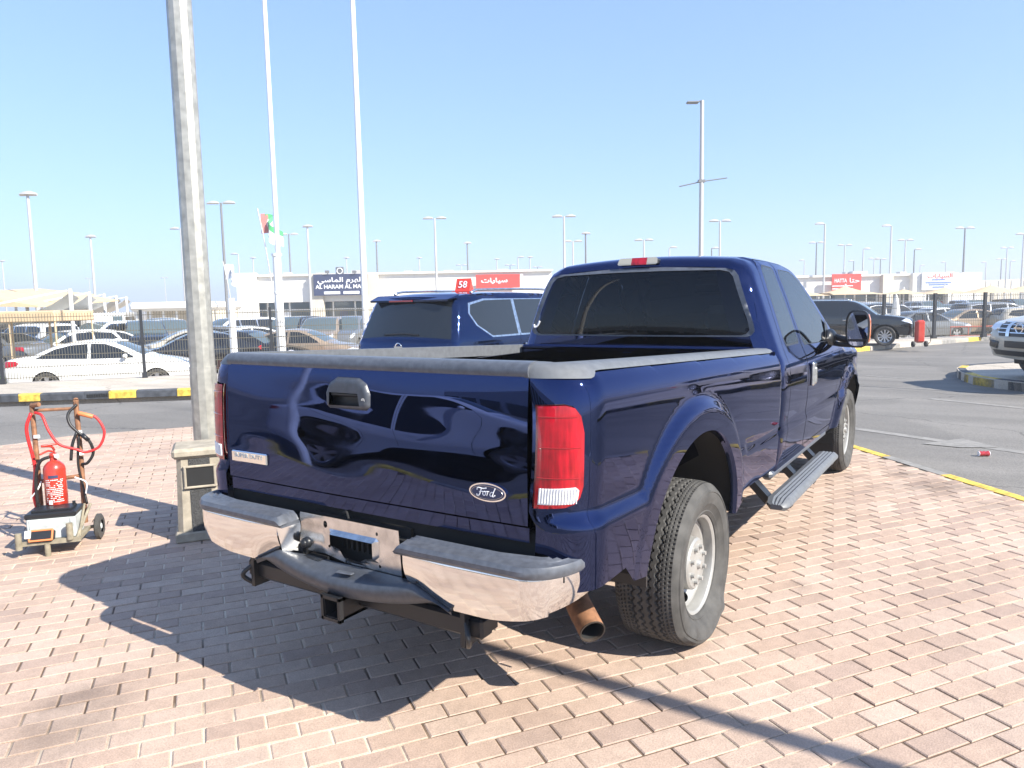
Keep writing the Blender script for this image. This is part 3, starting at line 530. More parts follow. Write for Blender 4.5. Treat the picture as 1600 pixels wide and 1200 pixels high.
def rim_mesh(rr, style, wd):
    k = (rr, style)
    if k in _wc: return _wc[k]
    b = MB()
    b.lathe([(-wd + .02, rr * .96), (-.09, rr * .93), (-.03, rr * .91), (-.008, rr * .93), (0, rr * .97), (.001, rr), (-.012, rr + .002)], 48, mi=0)
    if style == 'steel':
        hs = []
        for a in (R(80), R(170), R(260), R(350)):
            hs.append((None, [(rr * .69 * math.cos(a) + .052 * math.cos(t) * -math.sin(a) + .024 * math.sin(t) * math.cos(a), rr * .69 * math.sin(a) + .052 * math.cos(t) * math.cos(a) + .024 * math.sin(t) * math.sin(a)) for t in [2 * math.pi * q / 20 for q in range(20)]]))
        rs = [0, .022, .024, .05, .112, .122, .128, .145, .165, .188, .205, .215]; xs = [.012, .010, -.004, -.008, -.012, -.02, -.085, -.092, -.070, -.052, -.050, -.060]
        k_ = rr / .235
        def fm(u, v): r = np.hypot(u, v); return np.c_[np.interp(r, np.array(rs) * k_, xs), u, v]
        circ = lambda q_: ('body', [(q_ * k_ * math.cos(2 * math.pi * i / 48), q_ * k_ * math.sin(2 * math.pi * i / 48)) for i in range(48)])
        hs = [circ(.205), circ(.188), circ(.145), circ(.128), circ(.122), circ(.112), circ(.024)] + hs
        out = panel([(rr * .935 * math.cos(t), rr * .935 * math.sin(t)) for t in [2 * math.pi * q / 64 for q in range(64)]], .008, fm, hs)['body']
        b.add(out[0], [tuple(f) for f in out[1]], mi=0)
        for q in range(8): a = 2 * math.pi * (q + .5) / 8; b.cyl((-.014, .083 * math.cos(a), .083 * math.sin(a)), (.006, .083 * math.cos(a), .083 * math.sin(a)), .0125, .010, 10, mi=0)
        b.cyl((-.12, 0, 0), (-.118, 0, 0), rr * .9, n=32, mi=1)
    else:
        ns = 10 if style == 'multi' else 5
        b.cyl((-.10, 0, 0), (-.098, 0, 0), rr * .92, n=32, mi=1); b.cyl((-.06, 0, 0), (-.012, 0, 0), rr * .22, rr * .18, 20)
        for q in range(ns):
            a = 2 * math.pi * q / ns; Mx = Matrix.Rotation(a, 4, 'X')
            w0, w1 = (.020, .032) if ns == 10 else (.030, .07)
            vs = [(-.02, -w0, rr * .16), (-.02, w0, rr * .16), (-.012, w1, rr * .95), (-.012, -w1, rr * .95), (-.05, -w0, rr * .16), (-.05, w0, rr * .16), (-.05, w1, rr * .95), (-.05, -w1, rr * .95)]
            b.add(vs, [(0, 1, 2, 3), (0, 4, 5, 1), (1, 5, 6, 2), (3, 2, 6, 7), (0, 3, 7, 4)], Mx)
    o = b.build('wheel', [M_steel if style == 'steel' else M_alloy, M_dark], smooth=35); me = o.data; bpy.data.objects.remove(o); _wc[k] = me; return me
def add_wheel(parent, x, y, Rt, wd, rr, style, side, tread=False, flat=0, zc=None, steer=0, M=None):
    o = bpy.data.objects.new('wheel', rim_mesh(rr, style, wd)); COL.objects.link(o); o.parent = parent; o.location = (x * side, y, zc if zc is not None else Rt)
    o.rotation_euler = (0, 0, (0 if side > 0 else math.pi) + steer)
    t = bpy.data.objects.new('tyre', tyre_mesh(Rt, wd, rr, tread, flat)); COL.objects.link(t); t.parent = o
    return o
def outline_of(prof, arches, zb=None):
    o = [tuple(p) for p in prof]; yr, zr = prof[0]; yf, zf = prof[-1]
    bot = []
    for (yc, zc, a, b) in sorted(arches, key=lambda q: -q[0]):
        for q in range(0, 25):
            t = math.pi * q / 24; y = yc + a * math.cos(t); z = zc + b * math.sin(t)
            if z > zb + 1e-3: bot.append((y, z))
        n0 = [p for p in bot]
        # foot points where the arch meets the sill
    # rebuild with feet
    bot = []
    for (yc, zc, a, b) in sorted(arches, key=lambda q: -q[0]):
        s = math.asin(min(.999, max(-.999, (zb - zc) / b)))
        for q in range(0, 25): t = s + (math.pi - 2 * s) * q / 24; bot.append((yc + a * math.cos(t), zc + b * math.sin(t)))
    return o + bot
def vehicle(root, P, mats):
    """P: prof, hw(y,z), r, arches, zb, regions, strip, h, N, cT, cF ; mats: key -> (name, material, parent key)"""
    h = P['h']; prof = [tuple(p) for p in dens([tuple(q) for q in catmull(P['prof'], 5)], h)]
    pa = np.array(prof); hw = P['hw']; r = P['r']; N = P.get('N', 8); out = outline_of(prof, P['arches'], P['zb']); parts = {}
    rf = P.get('rf', lambda y, z: np.full(np.shape(y), r))
    def add(k, v, f): parts.setdefault(k, []).append((v, f))
    def fm(s, offs=0.0):
        def g(u, v):
            rr = rf(u, v); d = dseg(np.c_[u, v], prof); k = np.clip(1 - d / rr, 0, 1); x = hw(u, v) - rr * (1 - np.sqrt(np.maximum(0, 1 - k * k))) - offs
            return np.c_[s * x, u, v]
        return g
    for s in (1, -1):
        pn = panel(out, h, fm(s), P['regions'])
        for k, (v, f) in pn.items(): add(k if k == 'body' else (k, s), v, f)
    t = np.gradient(pa, axis=0); t /= np.maximum(1e-9, np.hypot(t[:, 0], t[:, 1]))[:, None]; nr = np.c_[-t[:, 1], t[:, 0]]
    xe = hw(pa[:, 0], pa[:, 1]) - rf(pa[:, 0], pa[:, 1]); js = np.linspace(-1, 1, 2 * N + 1)
    c = P['cT'] + (P['cF'] - P['cT']) * np.abs(nr[:, 0]) ** 2
    V = np.array([[xe[i] * j, pa[i, 0] + nr[i, 0] * c[i] * (1 - j * j), pa[i, 1] + nr[i, 1] * c[i] * (1 - j * j)] for i in range(len(pa)) for j in js])
    m = len(js); fk = {}
    for i in range(len(pa) - 1):
        ym, zm = (pa[i] + pa[i + 1]) / 2
        for j in range(m - 1):
            jm = abs(js[j] + js[j + 1]) / 2; key = 'body'
            for (k, y0, y1, z0, z1, fr) in P['strip']:
                if y0 <= ym <= y1 and z0 <= zm <= z1 and jm <= fr: key = k
            fk.setdefault(key, []).append((i * m + j, i * m + j + 1, (i + 1) * m + j + 1, (i + 1) * m + j))
    for k, f in fk.items():
        if k is None: continue
        f = np.array(f); ids, inv = np.unique(f, return_inverse=True)
        add(k, V[ids], np.vstack([inv.reshape(-1, 4)[:, [0, 1, 2]], inv.reshape(-1, 4)[:, [0, 2, 3]]]))
    made = {}
    order = sorted(parts, key=lambda k: 0 if mats.get(k[0] if isinstance(k, tuple) else k, (0, 0, None))[2] is None else 1)
    for k in order:
        kk = k[0] if isinstance(k, tuple) else k; nm, mt, pk = mats[kk]; vs = []; fs = []; n0 = 0
        for v, f in parts[k]: vs.append(v); fs.append(f + n0); n0 += len(v)
        v, f = weld(np.vstack(vs), np.vstack(fs)); f = f[(f[:, 0] != f[:, 1]) & (f[:, 1] != f[:, 2]) & (f[:, 0] != f[:, 2])]
        par = root if pk is None else (made.get((pk, k[1])) or made.get(pk) or root)
        o = mesh(nm, v, f, mt, par, smooth=True); made[k] = o
        bm_fix(o)
    # dark lining behind the gaps, and the wheel housings
    b = MB()
    for s in (1, -1):
        pn = panel(out, h * 2.5, fm(s, .028), [(None, inset(p_, -.02)) for p_ in P.get('see', ())])['body']; b.add(pn[0], [tuple(q) for q in pn[1]])
        for (yc, zc, a, bb) in P['arches']:
            n = 20; vs = []
            for q in range(n + 1):
                th = math.pi * (q / n) * 1.16 - .08 * math.pi; y = yc + (a + .01) * math.cos(th); z = zc + (bb + .01) * math.sin(th)
                x0 = float(hw(np.array([y]), np.array([max(z, P['zb'])]))[0]) - .03; vs += [(s * x0, y, z), (s * (x0 - .38), y, z)]
            b.add(vs, [(2 * q, 2 * q + 1, 2 * q + 3, 2 * q + 2) for q in range(n)] + [tuple(2 * q + 1 for q in range(n + 1))])
    y0, y1 = pa[:, 0].min() + .12, pa[:, 0].max() - .15; W = float(hw(np.array([0.0]), np.array([.6]))[0]); b.box((0, (y0 + y1) / 2, P['zb'] + .06), (W * 1.5, y1 - y0, .05))
    b.build('underbody', M_dark, root)
    return made, fm, pa
def bm_fix(o):
    import bmesh
    bm = bmesh.new(); bm.from_mesh(o.data); bmesh.ops.recalc_face_normals(bm, faces=bm.faces); bm.to_mesh(o.data); bm.free()
    o.data.polygons.foreach_set('use_smooth', [True] * len(o.data.polygons))
def fascia(root, made_pa, P, end, poly, name, m, off=.008, h=.03, parent=None):
    """a lamp, grille or plate laid on the front (+1) or rear (-1) face: poly in (x, z)"""
    pa = made_pa; k = len(pa) // 2; seg = pa[k:] if end > 0 else pa[:k]
    ext = seg[:, 0].max() if end > 0 else seg[:, 0].min(); sel = seg[np.abs(seg[:, 0] - ext) < 1.15]; o = np.argsort(sel[:, 1]); zs, ys = sel[o, 1], sel[o, 0]
    def fm(u, v):
        y = np.interp(v, zs, ys); xe = P['hw'](y, v) - P['r']; c = P['cF']; q = np.clip(np.abs(u) / xe, 0, 1.2)
        return np.c_[u, y + end * (c * (1 - q * q) + off), v]
    pn = panel(poly, h, fm)['body']; o = mesh(name, pn[0], pn[1], m, parent or root, smooth=True); return o
def ell(y, z, a, b, n=24, e=2.0, rot=0):
    o = []
    for q in range(n):
        t = 2 * math.pi * q / n; c, s = math.cos(t), math.sin(t); u = a * math.copysign(abs(c) ** (2 / e), c); v = b * math.copysign(abs(s) ** (2 / e), s)
        o.append((y + u * math.cos(rot) - v * math.sin(rot), z + u * math.sin(rot) + v * math.cos(rot)))
    return o
def stdhw(W, zb, belt, tum, L, tuck=.05, taper=.09):
    def hw(y, z):
        y = np.asarray(y, float); z = np.asarray(z, float)
        x = W / 2 - tuck * sstep((belt * .62 - z) / (belt * .4)) - tum * np.maximum(0, z - belt) - .015 * np.clip((z - belt * .72) / .25, 0, 1)
        return x - taper * W / 2 * np.abs(2 * y / L) ** 5
    return hw
def chassis_parts(root, P, made, fm, pa):
    pass
def make_suv(root, pm, style='multi', h=.05, detail=True, L=5.1, W=1.95, H=1.80, chrome=True, N=8):
    k = H / 1.80
    prof = [(-2.50, .42), (-2.55, .60), (-2.56, .85), (-2.53, 1.08), (-2.50, 1.16), (-2.40, 1.42), (-2.30, 1.66), (-2.26, 1.72), (-2.0, 1.765), (-1.2, 1.79), (-.3, 1.785), (.35, 1.75), (.75, 1.58), (1.18, 1.27), (1.32, 1.20), (1.7, 1.17), (2.2, 1.09), (2.42, 1.02), (2.52, .86), (2.54, .62), (2.48, .42)]
    prof = [(y * L / 5.1, z * k) for y, z in prof]
    P = dict(prof=prof, hw=stdhw(W, .4, 1.14 * k, .30, L), r=.075, rf=None, arches=[(-1.52, .36, .47, .46), (1.52, .36, .47, .46)], zb=.42, h=h, N=N, cT=.03, cF=.10)
    P.pop('rf')
    q = lambda pts: [(y, z * k) for y, z in pts]
    win = [('win', q([(-2.05, 1.62), (-1.72, 1.68), (-1.05, 1.69), (-1.08, 1.18), (-1.72, 1.18), (-2.0, 1.34), (-2.1, 1.5)])), ('win2', q([(-.98, 1.69), (-.06, 1.69), (-.06, 1.17), (-1.0, 1.18)])), ('win3', q([(.02, 1.69), (.32, 1.66), (.62, 1.53), (1.0, 1.22), (.98, 1.17), (.02, 1.17)]))]
    tail = [('tail', q([(-2.6, .74), (-2.28, .76), (-2.22, .94), (-2.3, .99), (-2.6, .98)]))]; head = [('head', q([(2.05, .98), (2.60, .80), (2.60, .96), (2.2, 1.07)]))]
    seams = [(None, thick(q(pl), .009)) for pl in ([(.0, 1.72), (.0, .5)], [(-1.03, 1.2), (-1.05, .85), (-.98, .7)], [(.93, 1.19), (1.0, .9), (.98, .5)])]
    trim = []
    if chrome: trim = [('trim', q([(-2.085, 1.645), (-1.735, 1.705), (.35, 1.70), (.64, 1.55), (1.04, 1.22), (.99, 1.15), (-1.73, 1.157), (-2.025, 1.33), (-2.13, 1.5)]))]
    P['regions'] = tail + head + trim + win + seams
    P['strip'] = [('rearglass', -9, -1.9, 1.17 * k, 1.66 * k, .97), ('screen', .3, 1.3, 1.2 * k, 1.74 * k, .93)]
    mats = {'body': ('body', pm, None), 'win': ('side_window', M_glass, None), 'win2': ('side_window', M_glass, None), 'win3': ('side_window', M_glass, None), 'tail': ('tail_light', M_redl, None), 'head': ('headlight', M_clear, None), 'trim': ('window_trim', M_chromed, None), 'rearglass': ('rear_window', M_glass, None), 'screen': ('windscreen', M_glassl, None)}
    made, fm, pa = vehicle(root, P, mats)
    for s in (1, -1):
        for y in (-1.52, 1.52): add_wheel(root, W / 2 - .04, y, .375, .25, .245, style, s)
    if detail:
        for s in (1, -1):
            b = MB(); b.tube([(s * .70, -1.9, 1.79 * k), (s * .70, -1.6, 1.835 * k), (s * .71, 0, 1.845 * k), (s * .70, .25, 1.79 * k)], .018); b.build('roof_rail', M_chromed, root, smooth=True)
            b = MB(); b.ball((s * 1.06, .95, 1.22 * k), (.12, .08, .09)); b.box((s * .95, .95, 1.18 * k), (.14, .05, .05)); b.build('door_mirror', pm, root, smooth=60)
            for y in (-.85, .15): b = MB().box((s * (W / 2 + .004), y, 1.02 * k), (.03, .20, .03), bev=.01); b.build('door_handle', M_chromed, root)
        b = MB(); 
        for a, b_ in ((-.72, .72),): b.add([(-.74, -2.27 * L / 5.1, 1.72 * k), (.74, -2.27 * L / 5.1, 1.72 * k), (.70, -2.41 * L / 5.1, 1.675 * k), (-.70, -2.41 * L / 5.1, 1.675 * k), (-.74, -2.2, 1.77 * k), (.74, -2.2, 1.77 * k), (.70, -2.42 * L / 5.1, 1.70 * k), (-.70, -2.42 * L / 5.1, 1.70 * k)], [(0, 1, 2, 3), (4, 5, 6, 7), (3, 2, 6, 7), (0, 3, 7, 4), (1, 2, 6, 5)])
        b.build('spoiler', pm, root)
        MB().box((-.12, -2.425 * L / 5.1, 1.688 * k), (.42, .012, .022)).build('brake_light', M_redd, root)
    return P, made, fm, pa
def make_sedan(root, pm, h=.05, N=8, style='five', detail=True):
    prof = [(-2.36, .34), (-2.42, .55), (-2.42, .80), (-2.36, .98), (-2.0, 1.06), (-1.72, 1.10), (-1.3, 1.29), (-.85, 1.42), (-.3, 1.47), (.15, 1.44), (.55, 1.30), (1.08, 1.03), (1.25, .97), (1.8, .88), (2.2, .78), (2.38, .66), (2.42, .50), (2.36, .30)]
    P = dict(prof=prof, hw=stdhw(1.83, .3, .97, .42, 4.84, taper=.13), r=.07, arches=[(-1.38, .32, .36, .36), (1.42, .32, .36, .36)], zb=.26, h=h, N=N, cT=.03, cF=.14)
    P['regions'] = [('tail', [(-2.5, .80), (-2.08, .84), (-2.02, .92), (-2.1, .98), (-2.5, .98)]), ('head', [(1.85, .72), (2.5, .56), (2.5, .68), (2.1, .80)]), ('win', [(-1.62, 1.03), (-1.15, 1.27), (-.75, 1.37), (-.32, 1.40), (-.32, .99)]), ('win2', [(-.24, 1.405), (.12, 1.385), (.48, 1.25), (.86, 1.02), (.84, .985), (-.24, .985)])] + [(None, thick(pl, .008)) for pl in ([(-.28, 1.43), (-.28, .3)], [(-1.45, 1.08), (-1.3, .85), (-1.02, .6), (-.98, .3)], [(.86, 1.0), (.98, .8), (.97, .3)])]
    P['strip'] = [('rearglass', -1.68, -.75, 1.1, 1.40, .9), ('screen', .3, 1.1, 1.0, 1.38, .93)]
    mats = {'body': ('body', pm, None), 'win': ('side_window', M_glass, None), 'win2': ('side_window', M_glass, None), 'tail': ('tail_light', M_redl, None), 'head': ('headlight', M_clear, None), 'rearglass': ('rear_window', M_glass, None), 'screen': ('windscreen', M_glassl, None)}
    made, fm, pa = vehicle(root, P, mats)
    for s in (1, -1):
        for y in (-1.38, 1.42): add_wheel(root, .86, y, .325, .21, .215, style, s)
        if detail:
            b = MB(); b.ball((s * .96, .66, 1.04), (.10, .07, .065)); b.build('door_mirror', pm, root, smooth=True)
            for y in (-.9, .12): MB().box((s * .905, y, .84), (.03, .17, .025), bev=.01).build('door_handle', pm, root)
    return P, made, fm, pa
def make_hatch(root, pm, h=.12, N=4):
    prof = [(-2.0, .34), (-2.05, .6), (-2.0, .98), (-1.85, 1.25), (-1.6, 1.45), (-.8, 1.52), (.1, 1.48), (.55, 1.3), (1.05, 1.03), (1.2, .99), (1.7, .88), (1.95, .72), (2.0, .5), (1.95, .3)]
    P = dict(prof=prof, hw=stdhw(1.76, .3, 1.0, .36, 4.05, taper=.12), r=.07, arches=[(-1.25, .32, .36, .36), (1.3, .32, .36, .36)], zb=.27, h=h, N=N, cT=.03, cF=.12)
    P['regions'] = [('win', [(-1.75, 1.12), (-1.5, 1.38), (-.7, 1.44), (-.7, 1.02)]), ('win2', [(-.62, 1.44), (.08, 1.41), (.5, 1.24), (.88, 1.03), (-.62, 1.02)])]
    P['strip'] = [('rearglass', -2, -1.6, 1.08, 1.42, .85), ('screen', .25, 1.05, 1.04, 1.44, .92)]
    mats = {'body': ('body', pm, None), 'win': ('side_window', M_glass, None), 'win2': ('side_window', M_glass, None), 'rearglass': ('rear_window', M_glass, None), 'screen': ('windscreen', M_glassl, None)}
    vehicle(root, P, mats)
    for s in (1, -1):
        for y in (-1.25, 1.3): add_wheel(root, .82, y, .31, .2, .2, 'five', s)
# ------------------------------------------------------------ the blue pickup
TR = thing('pickup_truck', 'dark blue extended cab pickup seen from behind with chrome bumper and flat rear tyre', 'pickup truck')
SL = .042                                                       # the bed rails fall a little towards the cab
AC = (1.125, .55, .585, .525); FC = (1.12, .60, .76, .635)
BK = np.array(catmull([(.45, .925), (.55, .940), (.70, .958), (.84, .968), (.92, .973), (1.02, .980), (1.12, .984), (1.22, .9845), (1.285, .981), (1.32, .974), (1.35, .961), (1.378, .938), (1.395, .905), (1.41, .87)], 8))
def bed_x(y, z):                                               # y along the bed, z height -> half width
    zz = z + SL * y
    x = np.interp(zz, BK[:, 0], BK[:, 1])
    s1 = 1.3 * sstep((.925 - zz) / .055) * np.where(y < 1.7, 1, .45)
    e = np.sqrt(((y - FC[0]) / FC[2]) ** 2 + ((zz - FC[1]) / FC[3]) ** 2); e = np.where(zz < FC[1], np.abs(y - FC[0]) / FC[2], e)
    s2 = sstep((1.0 - e) / .11) * 1.4
    s1 = s1 * (1 - .6 * sstep((y - 1.75) / .5)); s = np.log(np.exp(8 * s1) + np.exp(8 * s2)) / 8 - .0866 * np.exp(-4 * np.abs(s1 - s2))
    # moulded recess ahead of the wheel
    rec = sstep((y - 1.85) / .08) * sstep(1 - np.abs(zz - .895) / .035)
    return x + .025 * s - .010 * rec
RC = .15; RA = .175; AL = .25; LEAN = .055
def bed_map(s, out=0.0):
    def g(u, z):
        u = np.asarray(u, float); y = np.where(u >= 0, RC + u, RC); X = bed_x(np.maximum(y, RC), z) + out; th = np.clip(-u / AL, 0, 1) * math.pi / 2
        x = np.where(u >= 0, X, X - RA + RA * np.cos(th)); yy = np.where(u >= 0, y, RC - (RC + out) * np.sin(th)); x = np.where(u < -AL, X - RA - (-u - AL), x)
        yy = yy + LEAN * np.maximum(0, z - .86) * np.exp(-np.maximum(u, 0) / .25)
        return np.c_[s * x, yy, z]
    return g
zt = lambda y: 1.388 - SL * y
u_in = -.262
def bed_outline():
    o = [(u_in, .70), (u_in, 1.385)] + [(u, zt(max(u + RC, 0))) for u in np.linspace(-.25, 2.45, 30)]
    o += [(2.455, 1.1), (2.46, .80), (2.44, .56)]
    o += [(2.0, .575), (1.75, .585)]
    s = math.asin((.575 - AC[1]) / AC[3] + .0)
    for q in range(33):
        t = s + (math.pi - 2 * s) * q / 32; y = AC[0] + AC[2] * math.cos(t); z = AC[1] + AC[3] * math.sin(t) - SL * y; o.append((y - RC, z))
    o += [(.27, .575), (.18, .655), (.0, .65), (-.13, .65), (-.18, .70)]
    return o
TL = [(-.252, 1.275), (-.160, 1.281), (-.130, 1.272), (-.110, 1.245), (-.098, 1.19), (-.093, 1.12), (-.093, 1.0), (-.103, .962), (-.122, .941), (-.150, .931), (-.252, .925)]
RL = [(-.236, 1.000), (-.122, 1.006), (-.110, .995), (-.112, .966), (-.126, .951), (-.236, .946)]
for s in (1, -1):
    pn = panel(bed_outline(), .022, bed_map(s), [(None, inset(TL, .004))])
    bs = mesh('bed_side', *pn['body'], M_navy, TR, smooth=True); bm_fix(bs)
    tl = panel(inset(TL, .008), .012, bed_map(s, .010), [('rev', RL)])
    a = mesh('tail_light', *tl['body'], M_redl, TR, smooth=True)
    mesh('reversing_lens', *tl['rev'], M_clear, a, smooth=True)
    tb = panel(TL, .02, bed_map(s, -.02))['body']; mesh('lamp_housing', *tb, M_redd, a, smooth=True)
    b = MB()                                                    # lens ribs and bulb seats
    for q in range(14):
        u = -.232 + q * .0088; g_ = bed_map(s, .0115)(np.array([u, u]), np.array([.952, 1.001])); b.tube([g_[0], g_[1]], .0018, 5, spl=False)
    b.build('lens_rib', M_lettw, a)
    b = MB()                                                    # moulded steps of the red lens
    for zz_ in (1.035, 1.135, 1.235):
        g_ = bed_map(s, .0108)(np.linspace(-.245, -.112 if zz_ < 1.2 else -.125, 8), np.full(8, zz_)); b.tube(list(g_), .0016, 5, spl=False)
    b.build('lens_step', M_redd, a)
    # arch lip and housing
    b = MB(); vs = []; n = 40
    ss = math.asin((.575 - AC[1]) / AC[3])
    for q in range(n + 1):
        t = ss + (math.pi - 2 * ss) * q / n
        for k, (dx, dr) in enumerate(((0, 0), (-.012, -.008), (-.035, -.008), (-.037, .02), (-.42, .02))):
            y = AC[0] + (AC[2] + dr) * math.cos(t); z = AC[1] + (AC[3] + dr) * math.sin(t) - SL * y
            y0 = AC[0] + AC[2] * math.cos(t); z0 = AC[1] + AC[3] * math.sin(t) - SL * y0; vs.append((s * (float(bed_x(np.array([y0]), np.array([z0]))[0]) + dx), y, z))
    b.add(vs, [(5 * q + j, 5 * q + j + 1, 5 * q + 5 + j + 1, 5 * q + 5 + j) for q in range(n) for j in (0, 1, 2)], mi=0)
    b.add(vs, [(5 * q + j, 5 * q + j + 1, 5 * q + 5 + j + 1, 5 * q + 5 + j) for q in range(n) for j in (3,)], mi=1)
    b.build('wheel_housing', [M_navy, M_dark], TR, smooth=40)
    # rail cap: grey moulding over the top of the side
    b = MB(); vs = []; us = [-.262, -.25, -.22, -.19, -.16, -.13, -.10, -.07, -.04, -.02, .0, .02, .06, .16] + list(np.linspace(.3, 2.45, 12)); bm = bed_map(s)
    for u in us:
        w_ = .006 + .024 * float(sstep((.03 - u) / .07)); zz = zt(max(u + RC, 0)); pts = []
        for k, (dz, o_) in enumerate(((-w_, .004), (-.004, .006), (.012, -.002), (.020, -.016))):
            p = bed_map(s, o_)(np.array([u]), np.array([zz + min(dz, 0)]))[0]; pts.append(Vector((p[0] - s * (0 if k < 3 else .012), p[1] + (.012 if (k == 3 and u < -.12) else 0), zz + dz)))
        yi = max(pts[3].y, .10); pi = Vector((s * min(.835, abs(pts[3].x)), yi, zz + .020)); pts += [pi, Vector((pi.x, pi.y, zz - .05))]
        vs += pts
    b.add(vs, [(6 * q + j, 6 * q + j + 1, 6 * q + 6 + j + 1, 6 * q + 6 + j) for q in range(len(us) - 1) for j in range(5)])
    b.build('bed_rail_cap', M_plasw, TR, smooth=50)
    # inner wall of the bed
    b = MB(); b.box((s * .80, 1.32, 1.03), (.03, 2.48, .44)); b.box((s * .62, 1.12, .90), (.34, .95, .16))
    for y in (.35, .8, 1.5, 2.1, 2.4): b.box((s * .785, y, 1.03), (.02, .05, .42))
    b.box((s * .80, .13, 1.05), (.06, .04, .5)); b.build('bed_inner_wall', M_navy, TR)
# tailgate
TZ = np.linspace(.78, 1.42, 129); _T = np.interp(TZ, [.78, .90, 1.0, 1.1, 1.2, 1.28, 1.33, 1.37, 1.42], [.4, .6, 1.0, 2.0, 3.1, 4.3, 7, 11, 16]); TI = np.cumsum(np.tan(np.radians(_T))) * .005 
def tg_y(x, z):
    y = np.interp(z, TZ, TI) - .012 * (1 - (x / .80) ** 2) + (.0005 * np.sin(z * 42 + x * 5) + .0010 * np.sin(x * 7.5 - z * 9)) * sstep((z - .98) / .1)
    d = np.hypot((x + .02) / .26, (z - 1.27) / .10); y = y + .0030 * np.exp(-d ** 2 * 1.4)
    d = np.hypot((x - .40) / .20, (z - 1.22) / .06); y = y + .0012 * np.exp(-d ** 2); d = np.hypot((x + .5) / .20, (z - 1.18) / .08); y = y - .0012 * np.exp(-d ** 2); y = y + .0006 * np.sin(x * 9 + z * 14)
    return y + .010 * sstep((.864 - z) / .008)
tgm = lambda off: (lambda u, v: np.c_[u, tg_y(u, v) + off, v])
HD = [(-.142, 1.22), (-.145, 1.27), (-.125, 1.31), (-.085, 1.332), (.03, 1.332), (.068, 1.31), (.088, 1.27), (.088, 1.222), (.07, 1.208), (-.125, 1.208)]
pn = panel([(-.783, .805), (.783, .805), (.783, 1.365), (-.783, 1.365)], .022, tgm(0), [(None, HD), ('body', [(-.79, .855), (.79, .855), (.79, .8645), (-.79, .8645)])])
TG = mesh('tailgate', *pn['body'], M_navy, TR, smooth=True)
b = MB(); b.box((0, .075, 1.09), (1.55, .05, .50)); b.build('tailgate_inner', M_navy, TG)
vs = []; xs = np.linspace(-.783, .783, 30)
for x in xs:
    y1 = float(tg_y(np.array([x]), np.array([1.36]))[0])
    for dy, z in ((-.004, 1.362), (-.008, 1.375), (-.005, 1.392), (.006, 1.404), (.022, 1.410), (.055, 1.411), (.068, 1.402), (.072, 1.36)): vs.append((x, y1 + dy, z))
b = MB().add(vs, [(8 * q + j, 8 * q + j + 1, 8 * q + 9 + j, 8 * q + 8 + j) for q in range(29) for j in range(7)] + [tuple(range(8)), tuple(29 * 8 + j for j in range(7, -1, -1))]); b.build('tailgate_cap', M_plas, TG, smooth=50)
# latch handle: bezel, dome, scoop, lever, lock
H2 = panel(HD, .008, lambda u, v: np.c_[u, tg_y(u, v) - .016 * np.clip(dseg(np.c_[u, v], HD, True) / .014, 0, 1) ** .5, v], [(None, [(-.118, 1.222), (-.118, 1.272), (.034, 1.272), (.045, 1.225)])])
hn = mesh('tailgate_handle', *H2['body'], M_plask, TG, smooth=True)
b = MB(); b.box((-.04, .03, 1.245), (.19, .01, .08)); b.build('handle_recess', M_plasd, hn)
b = MB(); b.box((-.045, -.005 + .012, 1.265), (.15, .02, .016), bev=.005); b.build('lever', M_plasd, hn)
b = MB(); b.cyl((.064, .0, 1.248), (.064, -.012, 1.248), .010, n=16); b.build('lock', M_chromed, hn)
# oval badge with script, chrome name bar
cy = float(tg_y(np.array([.628]), np.array([.963]))[0])
def oval(a, b_, y0, y1, nm, m, par, n=40):
    k = MB(); k.prism([(.628 + a * math.cos(2 * math.pi * q / n), .963 + b_ * math.sin(2 * math.pi * q / n)) for q in range(n)], abs(y1 - y0), Matrix.Translation((0, (y0 + y1) / 2, 0))); return k.build(nm, m, par, smooth=30)
ob = oval(.0765, .0325, cy + .004, cy - .006, 'oval_badge', M_chrome, TG); oval(.0705, .0275, cy - .004, cy - .0075, 'badge_field', M_signn, ob); 
k = MB(); n = 48; k.tube([(.628 + .064 * math.cos(2 * math.pi * q / n), cy - .008, .963 + .0225 * math.sin(2 * math.pi * q / n)) for q in range(n + 1)], .0009, 5, spl=False); k.build('badge_ring', M_chromed, ob)
# script word in strokes: F o r d
def stroke(b, pts, r=.0017): b.tube([(.628 + x * .00094, cy - .0082, .963 + z * .00094) for x, z in pts], r, 6)
b = MB()
stroke(b, [(-44, 6), (-42, 13), (-33, 15), (-20, 13), (-6, 15), (-2, 17)], .0021); stroke(b, [(-24, 13), (-28, 2), (-33, -10), (-39, -15), (-45, -13), (-44, -9)], .0023); stroke(b, [(-34, 0), (-26, 1), (-19, 3), (-18, 0)], .0016)
stroke(b, [(-12, 3), (-17, -1), (-18, -8), (-13, -12), (-7, -8), (-7, 0), (-12, 3), (-4, 2), (1, 4)], .0019)
stroke(b, [(1, 4), (3, 3), (2, -3), (-1, -12)], .0020); stroke(b, [(2, -1), (6, 4), (10, 4)], .0018)
stroke(b, [(26, 3), (20, 3), (14, -3), (14, -9), (18, -12), (24, -7), (28, 2)], .0019); stroke(b, [(37, 19), (31, 8), (26, -4), (25, -11), (29, -12), (36, -6)], .0021)
b.build('lettering', M_lettw, ob, smooth=True)
cy2 = float(tg_y(np.array([-.63]), np.array([.96]))[0])
b = MB().box((-.63, cy2 - .006, .960), (.235, .014, .050), bev=.005); nb = b.build('name_bar', M_chrome, TG)
Mt = Matrix.Translation((-.63, cy2 - .0135, .966)) @ Matrix.Rotation(R(90), 4, 'X'); text('SUPER DUTY', .0265, M_paint_w, 'lettering', nb, Mt, .0006, 0, 1.25, off=.0006)
